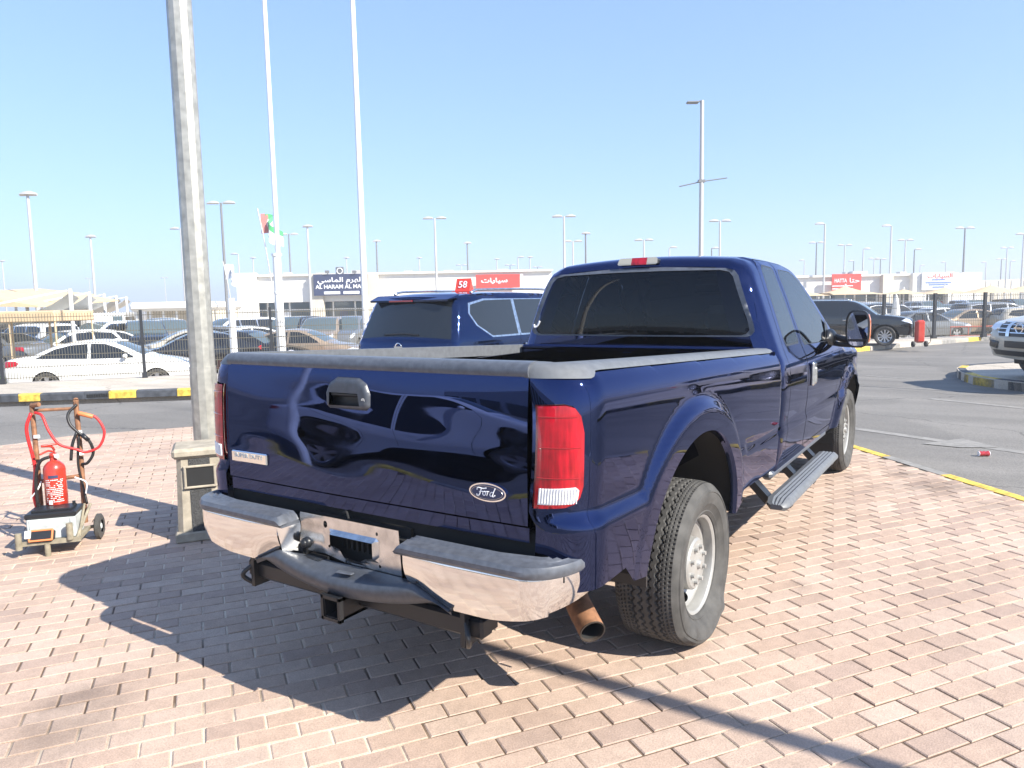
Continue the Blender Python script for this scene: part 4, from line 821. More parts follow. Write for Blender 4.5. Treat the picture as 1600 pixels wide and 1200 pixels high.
# bumper
def by(x):                                                     # rear face of the bumper in plan
    a = abs(x); 
    return -.112 - .012 * (1 - (a / .81) ** 2) if a <= .81 else -.112 + .20 * (1 - math.sqrt(max(0, 1 - ((a - .81) / .14) ** 2)))
def zlow(x):
    a = abs(x)
    if a < .52: return .625 - (.070) * sstep((a - .335) / .185)
    return .555 if a < .66 else .555 + .060 * ((a - .66) / .29) ** 1.6
BU = None
for s in (1, -1):
    xs = list(np.linspace(.335, .80, 18)) + [.81 + .14 * math.sin(t) for t in np.linspace(.05, math.pi / 2, 12)] + [.95, .95]
    ex = [0] * 30 + [.03, .06]; vs = []
    for x, e in zip(xs, ex):
        y = by(min(x, .9499)) + e; z0 = zlow(x); cr = max(0, 1 - max(0, x - .81) / .14)
        for q in range(9):
            t = q / 8; bul = .003 * math.sin(math.pi * t) ; zz = z0 + (.738 - z0) * t; inw = .022 * (1 - t) ** 2.6
            vs.append((s * (x - (inw if x > .9 else 0) + (bul if x > .93 else 0)), y - bul * cr + (inw if x < .9 else inw * .6), zz))
        vs.append((s * (x - (.04 if x > .9 else 0)), y + .06, .738)); 
    m = 10; b = MB(); b.add(vs, [(m * q + j, m * q + j + 1, m * q + m + j + 1, m * q + m + j) for q in range(len(xs) - 1) for j in range(m - 1)])
    # inner return beside the plate
    b.add([(s * .335, -.10, .62), (s * .335, -.127, .738), (s * .30, -.03, .738), (s * .28, -.0, .60)], [(0, 1, 2, 3)])
    if BU is None: BU = b.build('rear_bumper', M_chrome, TR, smooth=True); 
    else: o = b.build('rear_bumper', M_chrome, TR, smooth=True)
    # ribbed step pad
    vs = []; xs2 = [.30, .31, .33] + list(np.linspace(.36, .80, 14)) + [.81 + .14 * math.sin(t) for t in np.linspace(.05, math.pi / 2, 10)] + [.95]
    for i, x in enumerate(xs2):
        e = .03 if i == len(xs2) - 1 else 0; y = by(min(x, .9499)) + e; ox = .014 * max(0, (x - .81) / .14); oy = -.014 * (1 - max(0, (x - .81) / .14)); zb = .726; ht = .044 * min(1, (i + 1) / 3)
        ring = [(x + ox * .4, y + oy * .3, zb), (x + ox, y + oy, zb + .012), (x + ox, y + oy, zb + ht * .62), (x + ox * .5, y + oy * .2, zb + ht * .93), (x - .01 * (x > .9), y + .022, zb + ht)]
        yi = max(y + .035, -.048); xi = min(x, .86) if x > .86 else x
        yi = max(yi, -.048 + .03 * max(0, (x - .7) / .16)) if x < .86 else max(-.01, y + .02)
        for k in range(1, 6): ring.append((x + (xi - x) * k / 5, (y + .022) + (yi + .01 - y - .022) * k / 5, zb + ht + (.0035 if k % 2 else -.0025)))
        ring.append((xi, yi + .012, zb))
        vs += [(s * a, c, d) for a, c, d in ring]
    m = 11; b = MB(); b.add(vs, [(m * q + j, m * q + j + 1, m * q + m + j + 1, m * q + m + j) for q in range(len(xs2) - 1) for j in range(m - 1)] + [tuple(range(m)), tuple((len(xs2) - 1) * m + j for j in range(m))])
    b.build('step_pad', M_plas, BU, smooth=35)
# plate bracket
out = [(-.29, .775), (.24, .775), (.25, .59), (.02, .592), (-.15, .62), (-.30, .615)]
hole = [(-.105, .712), (.122, .712), (.122, .652), (.085, .645), (.055, .628), (-.03, .632), (-.055, .662), (-.105, .668)]
slot = ell(-.255, .652, .030, .027)
pn = panel(out, .012, lambda u, v: np.c_[u, -.035 - .020 * np.clip(1 - dseg(np.c_[u, v], hole, True) / .016, 0, 1) - .004 * np.sin(v * 60) * (u < -.16) , v], [(None, hole), (None, ell(-.148, .742, .011, .014)), (None, ell(.13, .745, .006, .007)), (None, ell(-.13, .655, .006, .006)), (None, ell(.14, .62, .006, .006)), (None, ell(-.04, .608, .004, .005)), (None, ell(-.255, .652, .018, .018))])
pb = mesh('plate_bracket', *pn['body'], M_chromed, BU, smooth=25)
b = MB(); b.cyl((-.255, -.028, .652), (-.255, -.055, .652), .026, .020, 18); b.ball((-.255, -.058, .652), (.017, .012, .017)); b.build('ball_plug', M_plasd, BU, smooth=True)
b = MB(); b.box((0, .02, .67), (.52, .02, .20)); 
for q in range(8): b.box((-.09 + q * .028, .005, .68), (.010, .02, .07))
b.build('bumper_backing', M_dark, BU)
# centre step
vs = []; xs = np.linspace(-.50, .53, 36)
for x in xs:
    c = abs(x - .015); q = c / .36; yb = -.148 + .030 * min(1, q / 1.4) ** 2
    zt_ = .580 + .045 * q ** 2 if q < 1 else .625 - .065 * (q - 1) / .42; zb_ = .508 + .040 * min(1.4, q) ** 2; yi = -.035 if q < .95 else -.10; zi = .600 if q < .95 else zt_
    zb_ = min(zb_, zt_ - .006)
    vs += [(x, yi, zi - .02), (x, yi - .006, zi), (x, (yi + yb) / 2, (zi + zt_) / 2 + .008), (x, yb + .028, zt_ + .004), (x, yb + .008, zt_ - .003), (x, yb, zt_ - .02 * (zt_ - zb_) / .07), (x, yb + .002, (zt_ + zb_) / 2), (x, yb + .012, zb_ + .008), (x, yb + .03, zb_), (x, yi, zb_)]
m = 10; n_ = len(xs); b = MB().add(vs, [(m * q + j, m * q + j + 1, m * q + m + 1 + j, m * q + m + j) for q in range(n_ - 1) for j in range(m - 1)] + [tuple(range(m)), tuple((n_ - 1) * m + j for j in range(m))]); b.build('centre_step', M_plask, BU, smooth=50)
MB().box((.035, -.115, .602), (.075, .022, .006), rz=R(8), bev=.003).build('step_tread', M_plas, BU)
# skirts: black lower edge behind the chrome at the centre

b = MB(); b.box((0, .045, .79), (1.62, .03, .09)); b.box((0, .03, .72), (1.86, .10, .03)); b.tube([(-.08, .0, .79), (-.05, -.012, .80), (-.04, -.012, .775)], .005); b.build('rear_sill', M_dark, TR)
# hitch
b = MB()
for (a, c) in (((0, -.03, .508), (.09, .26, .012)), ((0, -.03, .432), (.09, .26, .012)), ((-.039, -.03, .47), (.012, .26, .088)), ((.039, -.03, .47), (.012, .26, .088))): b.box(a, c)
for (a, c) in (((0, -.155, .512), (.10, .02, .012)), ((0, -.155, .428), (.10, .02, .012)), ((-.044, -.155, .47), (.012, .02, .10)), ((.044, -.155, .47), (.012, .02, .10))): b.box(a, c)
b.build('hitch_receiver', M_plasd, TR)
b = MB(); b.box((0, -.02, .485), (1.25, .07, .075), bev=.01)
for s in (1, -1): b.box((s * .56, .02, .50), (.02, .20, .16)); b.box((s * .45, .5, .56), (.08, 1.0, .14)); 
b.tube([(.56, -.06, .52), (.60, -.10, .47), (.57, -.06, .42), (.54, 0, .42)], .010); b.tube([(-.56, -.06, .52), (-.60, -.10, .47), (-.57, -.06, .42)], .010)
b.box((-.20, -.05, .56), (.10, .06, .09)); b.box((-.30, -.02, .57), (.05, .05, .12)); b.build('hitch_bar', M_plasd, TR)
# exhaust
b = MB(); ax = [(.52, 2.2, .46), (.53, 1.6, .50), (.54, .95, .50), (.57, .68, .46), (.66, .55, .405), (.80, .43, .333)]
b.tube(ax, .052, 24); b.f.pop(); b.m.pop(); d = (Vector(ax[-1]) - Vector(ax[-2])).normalized(); ex = b.build('exhaust_pipe', M_rrust, TR, smooth=50)
p = Vector(ax[-1]); b = MB(); b.cyl(p - d * .25, p + d * .002, .0485, .0485, 24, caps=False); b.cyl(p - d * .24, p - d * .238, .048, n=24); b.build('pipe_bore', M_dark, ex, smooth=True)
q = d.to_track_quat('Z', 'Y'); b = MB(); n = 28; vs = []
for k in range(n):
    for r_, dz in ((.0525, .0), (.0525, .004), (.0475, .004), (.0475, -.01)): vs.append(p + q @ Vector((r_ * math.cos(2 * math.pi * k / n), r_ * math.sin(2 * math.pi * k / n), dz)))
b.add(vs, [(4 * k + j, 4 * k + j + 1, 4 * ((k + 1) % n) + j + 1, 4 * ((k + 1) % n) + j) for k in range(n) for j in range(3)]); b.build('pipe_rim', M_rust, ex, smooth=30)
# frame, axle, bed floor and front wall
b = MB()
for s in (1, -1):
    b.box((s * .47, 3.0, .56), (.07, 5.8, .16)); b.tube([(s * .56, .35, .60), (s * .57, 1.25, .44), (s * .56, 2.1, .58)], .035, 6); b.box((s * .57, 1.256, .47), (.09, .16, .12)); b.cyl((s * .50, 1.15, .45), (s * .44, 1.0, .85), .03)
b.build('frame', M_rust, TR)
b = MB(); b.cyl((-.80, 1.256, .385), (.80, 1.256, .385), .05, n=16); b.ball((.0, 1.23, .385), (.17, .15, .16)); b.cyl((-.80, 5.276, .36), (.80, 5.276, .36), .045, n=12); b.build('axle', M_rust, TR, smooth=40)
b = MB(); b.box((0, 1.33, .84), (1.58, 2.5, .05)); [b.box((x, 1.33, .872), (.05, 2.45, .014)) for x in np.arange(-.7, .75, .14)]; b.build('bed_floor', M_navy, TR)
b = MB(); b.box((0, 2.56, 1.06), (1.90, .04, .44)); b.box((0, 2.545, 1.288), (1.64, .07, .035), bev=.012); [b.box((x, 2.53, 1.06), (.06, .02, .4)) for x in (-.5, 0, .5)]; b.build('bed_front_wall', M_navy, TR)
# flap ahead of and behind the wheel
b = MB()
for s in (1, -1): MB().box((s * .86, .56, .56), (.22, .012, .12)).build('mud_guard', M_plasd, TR)
# wheels
HX = .941
add_wheel(TR, HX, 1.256, .395, .245, .235, 'steel', 1, True, .366, zc=.368)
add_wheel(TR, HX, 1.256, .395, .245, .235, 'steel', -1, True, 0, zc=.393)
add_wheel(TR, HX, 5.276, .388, .245, .235, 'steel', 1, True, 0, zc=.386, steer=R(0))
add_wheel(TR, HX, 5.276, .388, .245, .235, 'steel', -1, True, 0, zc=.386)
# cab, doors, bonnet
cprof = [(2.655, .50), (2.655, .80), (2.655, 1.10), (2.655, 1.33), (2.658, 1.45), (2.672, 1.60), (2.703, 1.74), (2.745, 1.815), (2.82, 1.862), (3.0, 1.880), (3.4, 1.882), (3.8, 1.862), (4.05, 1.82), (4.30, 1.67), (4.60, 1.45), (4.86, 1.24), (4.95, 1.19), (5.3, 1.165), (5.8, 1.11), (6.12, 1.03), (6.20, .90), (6.20, .70), (6.14, .50)]
def cab_x(y, z):
    y = np.asarray(y, float); z = np.asarray(z, float)
    x = np.interp(z, [.45, .52, .60, .72, .765, .80, .90, 1.05, 1.15, 1.20, 1.26, 1.35, 1.60, 1.80, 1.90], [.915, .935, .95, .964, .970, .960, .972, .978, .970, .957, .930, .899, .812, .735, .695])
    e = np.sqrt(((y - 5.25) / .68) ** 2 + ((z - .38) / .62) ** 2); x = x + .034 * sstep((1.05 - e) / .2) * (z < 1.1)
    return x - .17 * sstep((y - 5.55) / .7) ** 1.3 - .012 * sstep((2.78 - y) / .12) * (z > .6)
def cab_rf(y, z): return np.where(z > 1.2, .105, .06) * np.where(y < 3.0, 1.0, np.where(z > 1.25, .75, .9))
CP = dict(prof=cprof, hw=cab_x, rf=cab_rf, r=.09, arches=[(5.26, .38, .54, .52)], zb=.50, h=.035, N=14, cT=.030, cF=.040)
rq = [(3.02, 1.30), (2.99, 1.34), (3.03, 1.62), (3.07, 1.79), (3.12, 1.815), (3.33, 1.805), (3.36, 1.78), (3.37, 1.33), (3.345, 1.30)]
fq = [(3.50, 1.31), (3.49, 1.77), (3.53, 1.80), (3.85, 1.785), (4.05, 1.72), (4.30, 1.52), (4.58, 1.29), (4.56, 1.25), (3.53, 1.275)]
dr = [(2.865, .56), (2.885, .9), (2.90, 1.25), (2.93, 1.6), (2.97, 1.80), (3.03, 1.862), (3.42, 1.86), (3.425, .56)]
df = [(3.433, .56), (3.433, 1.86), (3.80, 1.845), (4.02, 1.79), (4.28, 1.63), (4.70, 1.29), (4.70, 1.1), (4.62, .92), (4.56, .75), (4.50, .56)]
CP['regions'] = [('doorr', dr), ('doorf', df), ('sealr', inset(rq, -.016)), ('sealf', inset(fq, -.014)), ('winr', rq), ('winf', fq), (None, thick(dr + [dr[0]], .007)), (None, thick(df + [df[0]], .007)), ('corner', [(5.95, 1.02), (6.3, 1.02), (6.3, .88), (6.0, .88)])]
CP['see'] = [rq, fq]
CP['strip'] = [(None, 2.5, 2.80, 1.385, 1.80, .86), ('screen', 4.1, 4.85, 1.25, 1.79, .93), ('grille', 6.1, 6.3, .72, .98, .60), ('lamp', 6.1, 6.3, .72, .98, .98)]
mats = {'body': ('cab_body', M_navy, None), 'doorr': ('rear_door', M_navy, None), 'doorf': ('front_door', M_navy, None), 'sealr': ('window_seal', M_plasd, 'doorr'), 'sealf': ('window_seal', M_plasd, 'doorf'), 'winr': ('door_window', M_glasss, 'doorr'), 'winf': ('door_window', M_glasss, 'doorf'), 'screen': ('windscreen', M_glassw, None), 'grille': ('grille', M_chromed, None), 'lamp': ('headlight', M_clear, None), 'corner': ('corner_lamp', M_amber, None)}
made, fm, pa = vehicle(TR, CP, mats)
# rear window with its rubber frame, laid into the cab's rear face
def cab_rear(off):
    sel = pa[(pa[:, 0] < 2.9)]; o = np.argsort(sel[:, 1]); zs, ys = sel[o, 1], sel[o, 0]
    def g(u, v):
        y = np.interp(v, zs, ys); xe = cab_x(y, v) - cab_rf(y, v); q = np.clip(np.abs(u) / xe, 0, 1)
        return np.c_[u, y - CP['cF'] * (1 - q * q) - off, v]
    return g
RW = [(-.79, 1.375), (-.81, 1.40), (-.80, 1.45), (-.69, 1.75), (-.66, 1.785), (-.60, 1.800), (-.2, 1.822), (.2, 1.822), (.60, 1.800), (.66, 1.785), (.69, 1.75), (.80, 1.45), (.81, 1.40), (.79, 1.375), (.76, 1.365), (-.76, 1.365)]
inn_ = inset(RW, .034)
pn = panel(RW, .03, cab_rear(.010), [('g', inn_)]); 
fr = mesh('window_seal', *pn['body'], M_plas, TR, smooth=True); gl = panel(inn_, .03, cab_rear(.004))['body']; mesh('rear_window', *gl, M_glassp, TR, smooth=True)
b = MB(); g_ = cab_rear(.011)(np.array([-.775, -.745]), np.array([1.47, 1.42])); b.tube([(-.745, g_[0][1], 1.468), (-.765, g_[0][1], 1.435), (-.785, g_[1][1] - .002, 1.425), (-.79, g_[1][1] - .002, 1.445)], .007); b.build('sticker', M_lettw, fr)
bl = MB(); ym = 2.70
Bz = [(-.14, 1.852), (-.135, 1.885), (-.12, 1.893), (.13, 1.893), (.145, 1.885), (.15, 1.852), (.14, 1.845), (-.13, 1.845)]
bmap = lambda u, v: np.c_[u, 2.692 + .5 * np.maximum(0, v - 1.85), v]
pn = panel(Bz, .02, bmap, [('m', [(-.04, 1.84), (.072, 1.84), (.072, 1.90), (-.04, 1.90)]), ('r', [(.072, 1.84), (.2, 1.84), (.2, 1.90), (.072, 1.90)])])
q = mesh('cargo_lamp', *pn['body'], M_lampc, TR); mesh('cargo_lamp', *pn['r'], M_lampc, TR); mesh('brake_light', *pn['m'], M_redl, TR); MB().box((.005, 2.772, 1.862), (.28, .10, .040), bev=.01).build('lamp_base', M_plasd, TR)
# inside the cab
b = MB(); b.box((0, 3.6, .62), (1.62, 1.9, .05)); b.box((0, 4.62, 1.02), (1.66, .30, .34), bev=.08); b.build('dashboard', M_dark, TR)
for x in (-.44, .44):
    st_ = MB().box((x, 3.62, .82), (.52, .52, .18), bev=.06).build('seat', M_seat, TR); Mq = Matrix.Translation((x, 3.36, .86)) @ Matrix.Rotation(R(14), 4, 'X')
    MB().box((0, 0, .26), (.50, .14, .56), M=Mq, bev=.06).build('backrest', M_seat, st_); MB().box((0, 0, .63), (.28, .10, .18), M=Mq, bev=.045).build('headrest', M_seat, st_)
st_ = MB().box((0, 3.0, .80), (1.5, .36, .16), bev=.05).build('rear_bench', M_seat, TR); MB().box((0, 2.83, 1.05), (1.5, .10, .46), bev=.04).build('backrest', M_seat, st_)
b = MB(); n = 24; Ms = Matrix.Translation((-.44, 4.28, 1.12)) @ Matrix.Rotation(R(65), 4, 'X'); b.tube([(.19 * math.cos(2 * math.pi * k / n), .19 * math.sin(2 * math.pi * k / n), 0) for k in range(n + 1)], .014, 8, Ms, spl=False); b.tube([(-.18, 0, 0), (.18, 0, 0)], .012, 6, Ms, spl=False); b.build('steering_wheel', M_plasd, TR, smooth=True)
MB().box((.0, 4.22, 1.70), (.24, .02, .07), bev=.01).build('inner_mirror', M_plasd, TR)
# handles, mirrors, running boards, keyed details
for s in (1, -1):
    fd = made[('doorf', s)]
    b = MB(); b.box((s * .985, 3.56, 1.06), (.030, .10, .17), bev=.012); b.box((s * .995, 3.56, 1.05), (.03, .045, .12), bev=.01); b.build('door_handle', M_chromed if s > 0 else M_chromed, fd)
    mr = MB(); pl = ell(1.143, 1.345, .088, .150, 28, 3.2); pl2 = [(x * .86 + 1.143 * .14, z * .9 + 1.345 * .1) for x, z in pl]; n = len(pl)
    vs = [(s * x, 4.40, z) for x, z in pl] + [(s * (1.143 + (x - 1.143) * 1.0), 4.45, z) for x, z in pl] + [(s * (1.143 + (x - 1.143) * .7), 4.54, 1.345 + (z - 1.345) * .75) for x, z in pl] + [(s * x, 4.395, z) for x, z in pl2] + [(s * x, 4.412, z) for x, z in pl2]
    fs = [(k * n + i, k * n + (i + 1) % n, (k + 1) * n + (i + 1) % n, (k + 1) * n + i) for k in (0, 1) for i in range(n)] + [tuple(range(2 * n, 3 * n))] + [(i, (i + 1) % n, 3 * n + (i + 1) % n, 3 * n + i) for i in range(n)] + [(3 * n + i, 3 * n + (i + 1) % n, 4 * n + (i + 1) % n, 4 * n + i) for i in range(n)] + [tuple(range(4 * n, 5 * n))]
    mr.add(vs, fs); mo = mr.build('tow_mirror', M_plasd, TR, smooth=35)
    up = [(s * x, 4.408, z) for x, z in pl2 if z > 1.262]; lo = [(s * x, 4.408, z) for x, z in pl2 if z < 1.248]
    mesh('mirror_glass', up, [tuple(range(len(up)))], mat('mirror_glass', (.6, .6, .6), .02, 1), mo); mesh('mirror_glass', lo, [tuple(range(len(lo)))], bpy.data.materials['mirror_glass'], mo)
    b = MB(); vs = []
    for z in np.linspace(1.24, 1.46, 8):
        e = .088 * (1 - abs((z - 1.345) / .150) ** 3.2) ** (1 / 3.2); vs += [(s * (1.143 + e + .002), 4.415, z), (s * (1.143 + e + .006), 4.44, z), (s * (1.143 + e * .86 + .003), 4.50, z)]
    b.add(vs, [(3 * k + j, 3 * k + j + 1, 3 * k + 4 + j, 3 * k + 3 + j) for k in range(7) for j in (0, 1)]); b.build('turn_signal', M_amber, mo, smooth=True)
    b = MB(); b.tube([(s * .90, 4.50, 1.30), (s * 1.0, 4.46, 1.27), (s * 1.09, 4.45, 1.25)], .026); b.tube([(s * .90, 4.48, 1.24), (s * 1.0, 4.46, 1.22), (s * 1.09, 4.45, 1.215)], .020)
    b.add([(s * .925, 4.30, 1.28), (s * .905, 4.62, 1.30), (s * .885, 4.45, 1.43), (s * .95, 4.32, 1.22), (s * .94, 4.62, 1.22)], [(0, 1, 2), (0, 3, 4, 1)]); b.ball((s * .93, 4.47, 1.27), (.05, .14, .075)); b.build('mirror_arm', M_plasd, mo, smooth=40)
    # running board
    vs = []; ys = [2.34, 2.36, 2.42] + list(np.linspace(2.6, 3.95, 10)) + [4.02, 4.06]
    for i, y in enumerate(ys):
        k = .55 if i in (0, len(ys) - 1) else (.85 if i in (1, len(ys) - 2) else 1); xo = 1.10; xi = .965; zt2 = .425 if 1 < i < len(ys) - 2 else .41; yo = y
        sec = [(xi, .385), (xi, zt2 - .004), (xi + .02, zt2)] + [(xi + .02 + (xo - xi - .04) * q / 8, zt2 + (.004 if q % 2 else -.002)) for q in range(1, 8)] + [(xo - .02, zt2 - .002), (xo - .003, zt2 - .018), (xo, .385), (xo - .02, .36), (xi + .02, .36)]
        cx = (xi + xo) / 2; vs += [(s * (cx + (x - cx) * k), yo, .39 + (z - .39) * k) for x, z in sec]
    m = len(vs) // len(ys); b = MB().add(vs, [(m * q + j, m * q + (j + 1) % m, m * q + m + (j + 1) % m, m * q + m + j) for q in range(len(ys) - 1) for j in range(m)] + [tuple(range(m)), tuple((len(ys) - 1) * m + j for j in range(m))])
    rb = b.build('running_board', M_plasw, TR, smooth=40)
    for y in (2.52, 3.2, 3.85):
        k = MB(); k.add([(s * .80, y - .05, .56), (s * .80, y + .05, .56), (s * .955, y - .04, .40), (s * .955, y + .04, .40), (s * .80, y - .05, .50), (s * .80, y + .05, .50), (s * .93, y - .04, .36), (s * .93, y + .04, .36)], [(0, 1, 3, 2), (4, 5, 7, 6), (0, 2, 6, 4), (1, 3, 7, 5), (2, 3, 7, 6)]); k.box((s * 1.01, y, .358), (.14, .07, .012)); k.build('bracket', M_plasd, rb)
    b = MB(); b.box((s * .90, 3.5, .50), (.07, 1.75, .06), bev=.02); b.build('rocker_panel', M_plas, TR)
# front bumper
b = MB(); vs = []
for x in np.linspace(-.86, .86, 25):
    y = 6.30 - .22 * abs(x) ** 3; vs += [(x, y - .10, .78), (x, y, .76), (x, y + .01, .66), (x, y - .01, .55), (x, y - .10, .53)]
b.add(vs, [(5 * q + j, 5 * q + j + 1, 5 * q + 6 + j, 5 * q + 5 + j) for q in range(24) for j in range(4)]); b.build('front_bumper', M_chrome, TR, smooth=True)
# ------------------------------------------------------------ the other near vehicles
SV = thing('parked_suv', 'dark blue four wheel drive parked on the far side of the pickup bed', 'suv', (-4.76, 8.22, 0), R(0))
SP, sm, sfm, spa = make_suv(SV, M_navy2, h=.05, H=1.77, W=1.97)
Y0 = -2.56
# wrap of dark glass round the tail and its fittings
def srear(off):
    sel = spa[(spa[:, 0] < -2.0)]; o = np.argsort(sel[:, 1]); zs, ys = sel[o, 1], sel[o, 0]
    def g(u, v):
        y = np.interp(v, zs, ys); xe = SP['hw'](y, v) - SP['r']; q = np.clip(np.abs(u) / xe, 0, 1); return np.c_[u, y - SP['cF'] * (1 - q * q) * .9 - off, v]
    return g
b = MB(); g_ = srear(.02)(np.array([-.30, .05, .30]), np.array([1.20, 1.215, 1.20])); b.tube([g_[0], g_[1], g_[2]], .012, 6); b.build('rear_wiper', M_plasd, SV)
b = MB(); gq = srear(.012)(np.array([0.]), np.array([1.035]))[0]; n = 24; b.tube([(.055 * math.cos(2 * math.pi * k / n), gq[1], 1.035 + .055 * math.sin(2 * math.pi * k / n)) for k in range(n + 1)], .008, 6, spl=False); b.box((0, gq[1], 1.035), (.15, .014, .022)); b.build('round_badge', M_chrome, SV)
pl_ = srear(.012)(np.array([0.]), np.array([.90]))[0]; MB().box((0, pl_[1], .87), (.52, .012, .11)).build('number_plate', M_lettw, SV)
RT = thing('roof_sign', 'small red wedge sign reading 58 standing on the roof of the blue four wheel drive', 'roof sign', (-5.08, 7.55, 1.795), R(8))
b = MB(); b.add([(-.13, -.08, 0), (.13, -.08, 0), (.13, .08, 0), (-.13, .08, 0), (-.13, -.0, .215), (.13, -.0, .215)], [(0, 1, 5, 4), (1, 2, 5), (2, 3, 4, 5), (3, 0, 4), (0, 1, 2, 3)]); b.box((-.0, 0, .008), (.34, .22, .016)); b.build('wedge_body', M_signr, RT)
MT = Matrix.Translation((0.0, -.045, .115)) @ Matrix.Rotation(R(90 - 20), 4, 'X'); text('58', .16, M_lettw, 'lettering', RT, MT, .001, 0, 1.0, off=.002)
WS = thing('parked_sedan', 'white saloon car parked just behind the wire fence across the left road', 'car', (-19.4, 9.5, -.69), R(47 - 90))
make_sedan(WS, M_white, h=.06)
RS = thing('parked_sedan', 'white saloon car on the road behind the photographer, mirrored in the tailgate', 'car', (-3.75, -5.45, -.14), R(-90 - 17))
make_sedan(RS, M_white, h=.07)
BS = thing('parked_suv', 'glossy black four wheel drive on the far pavement beyond the pickup mirror', 'suv', tuple(G(1316, 538, 0))[:2] + (0,), R(33 - 90 - 28))
make_suv(BS, M_black, 'multi', h=.07, H=1.74, L=4.9, W=1.9, chrome=False); BS.scale = (.85, .85, .85)
for o in BS.children:
    pass
GS = thing('parked_suv', 'beige silver four wheel drive standing nose out on the traffic island at the right edge', 'suv', (4.52, 15.45, .03), math.atan2(.6, .8) + math.pi - R(90) + 0)
GP, gm, gfm, gpa = make_suv(GS, M_silver, h=.05, H=1.80)
def gf(poly, nm, m, off=.008, par=None): return fascia(GS, gpa, GP, 1, poly, nm, m, off, .04, par)

gr = gf([(-.62, 1.09), (.62, 1.09), (.52, .80), (-.52, .80)], 'grille', M_plasd, .012)
for z in (.86, .93, 1.0, 1.05): gf([(-.55, z), (.55, z), (.55, z + .016), (-.55, z + .016)], 'grille_bar', M_chrome, .02, gr)
for s in (1, -1):
    gf([(s * .27, 1.09), (s * .38, 1.09), (s * .30, .80), (s * .21, .80)], 'grille_wing', M_chrome, .026, gr)
    gf([(s * .60, 1.08), (s * .86, 1.06), (s * .86, .93), (s * .70, .90), (s * .56, .92)], 'front_lamp', M_clear, .016)
    gf([(s * .50, .70), (s * .80, .72), (s * .82, .60), (s * .56, .56)], 'fog_lamp_recess', M_plasd, .012)
gf([(-.30, .72), (.30, .72), (.30, .60), (-.30, .60)], 'number_plate', M_plasd, .03); gf([(-.72, .54), (.72, .54), (.66, .45), (-.66, .45)], 'lower_intake', M_plasd, .012)
b = MB(); q = GP['prof'][-5]; yb = 2.62; n = 24; b.tube([(.085 * math.cos(2 * math.pi * k / n), yb, .95 + .085 * math.sin(2 * math.pi * k / n)) for k in range(n + 1)], .013, 6, spl=False); b.box((0, yb, .95), (.24, .02, .035)); b.build('round_badge', M_chrome, gr)
# ------------------------------------------------------------ litter bin
a = G(279, 849); c = G(341, 840); rz = math.atan2(c.y - a.y, c.x - a.x) - R(4)
LB = thing('litter_bin', 'beige concrete litter bin with a dark pebbled stripe beside the rear bumper', 'litter bin', a, rz)
W_, D_, H_ = .34, .34, .590
b = MB(); b.add([(0, .035, 0), (.035, 0, 0), (W_ - .035, 0, 0), (W_, .035, 0), (W_, D_, 0), (0, D_, 0)] + [(0 + .02, .045, H_), (.05, .015, H_), (W_ - .05, .015, H_), (W_ - .02, .045, H_), (W_ - .02, D_, H_), (.02, D_, H_)], [(i, (i + 1) % 6, 6 + (i + 1) % 6, 6 + i) for i in range(6)] + [tuple(range(6, 12))]); b.build('bin_body', M_conc, LB)
MB().box((W_ / 2, D_ / 2 - .004, .035), (W_ + .03, D_ + .03, .07), bev=.01).build('plinth', M_conc, LB)
MB().box((W_ / 2, D_ / 2, H_ + .03), (W_ + .015, D_ + .03, .07), bev=.02).build('lid_slab', M_conc, LB)
Mb = Matrix.Rotation(-math.atan2(.015, H_), 4, 'X')
MB().box((.165, -.001, .31), (.135, .012, .55), M=Mb).build('pebble_stripe', M_pebble, LB)
b = MB(); cx, cz, w2, h2 = .165, .455, .095, .072
for (x, z, w, h) in ((cx, cz + h2, 2 * w2 + .024, .017), (cx, cz - h2, 2 * w2 + .024, .017), (cx - w2, cz, .017, 2 * h2), (cx + w2, cz, .017, 2 * h2)): b.box((x, -.008, z), (w, .03, h), M=Mb, bev=.005)
o = b.build('opening_frame', M_conc, LB); MB().box((cx, -.006, cz), (2 * w2, .014, 2 * h2), M=Mb).build('opening', M_dark, o)
# ------------------------------------------------------------ jump start trolley with battery
TC = thing('battery_trolley', 'rusty jump start trolley carrying a battery on the left of the paving', 'trolley', G(106, 846), R(50))
b = MB(); L0, L1 = -.150, .115
b.tube([(L0, .02, .14), (L0 - .005, .04, .6), (L0 - .015, .07, .93), (L0 - .005, .06, .965), (L0 + .04, .03, .975)], .016); b.tube([(L1, .02, .12), (L1, .04, .6), (L1 - .01, .07, .96), (L1 - .005, .06, .985)], .017)
b.tube([(L0 - .01, .07, .93), (L1 - .01, .07, .93)], .011, spl=False); b.tube([(L0, .01, .44), (L1, .01, .46)], .014, spl=False); b.tube([(L0 - .02, .0, .21), (L1 + .02, .0, .235)], .012, spl=False); b.build('trolley_frame', M_rrust, TC, smooth=40)
b = MB(); b.box((-.03, -.15, .085), (.36, .30, .02)); b.box((-.03, -.30, .095), (.38, .02, .03)); b.tube([(L1 + .02, -.30, .10), (L1 + .05, -.02, .26)], .010, spl=False); b.tube([(L1 + .03, -.28, .1), (L1 + .02, -.05, .27)], .008, spl=False)
for x, y, z, h in ((-.20, -.31, .06, .11), (.10, -.31, .10, .11)): b.cyl((x, y, z), (x, y, z + h), .020, n=14)
b.cyl((-.04, -.30, .0), (-.04, -.30, .085), .018, n=14); b.cyl((-.18, .02, .05), (.20, .02, .09), .012); b.build('trolley_base', M_tbase, TC, smooth=35)
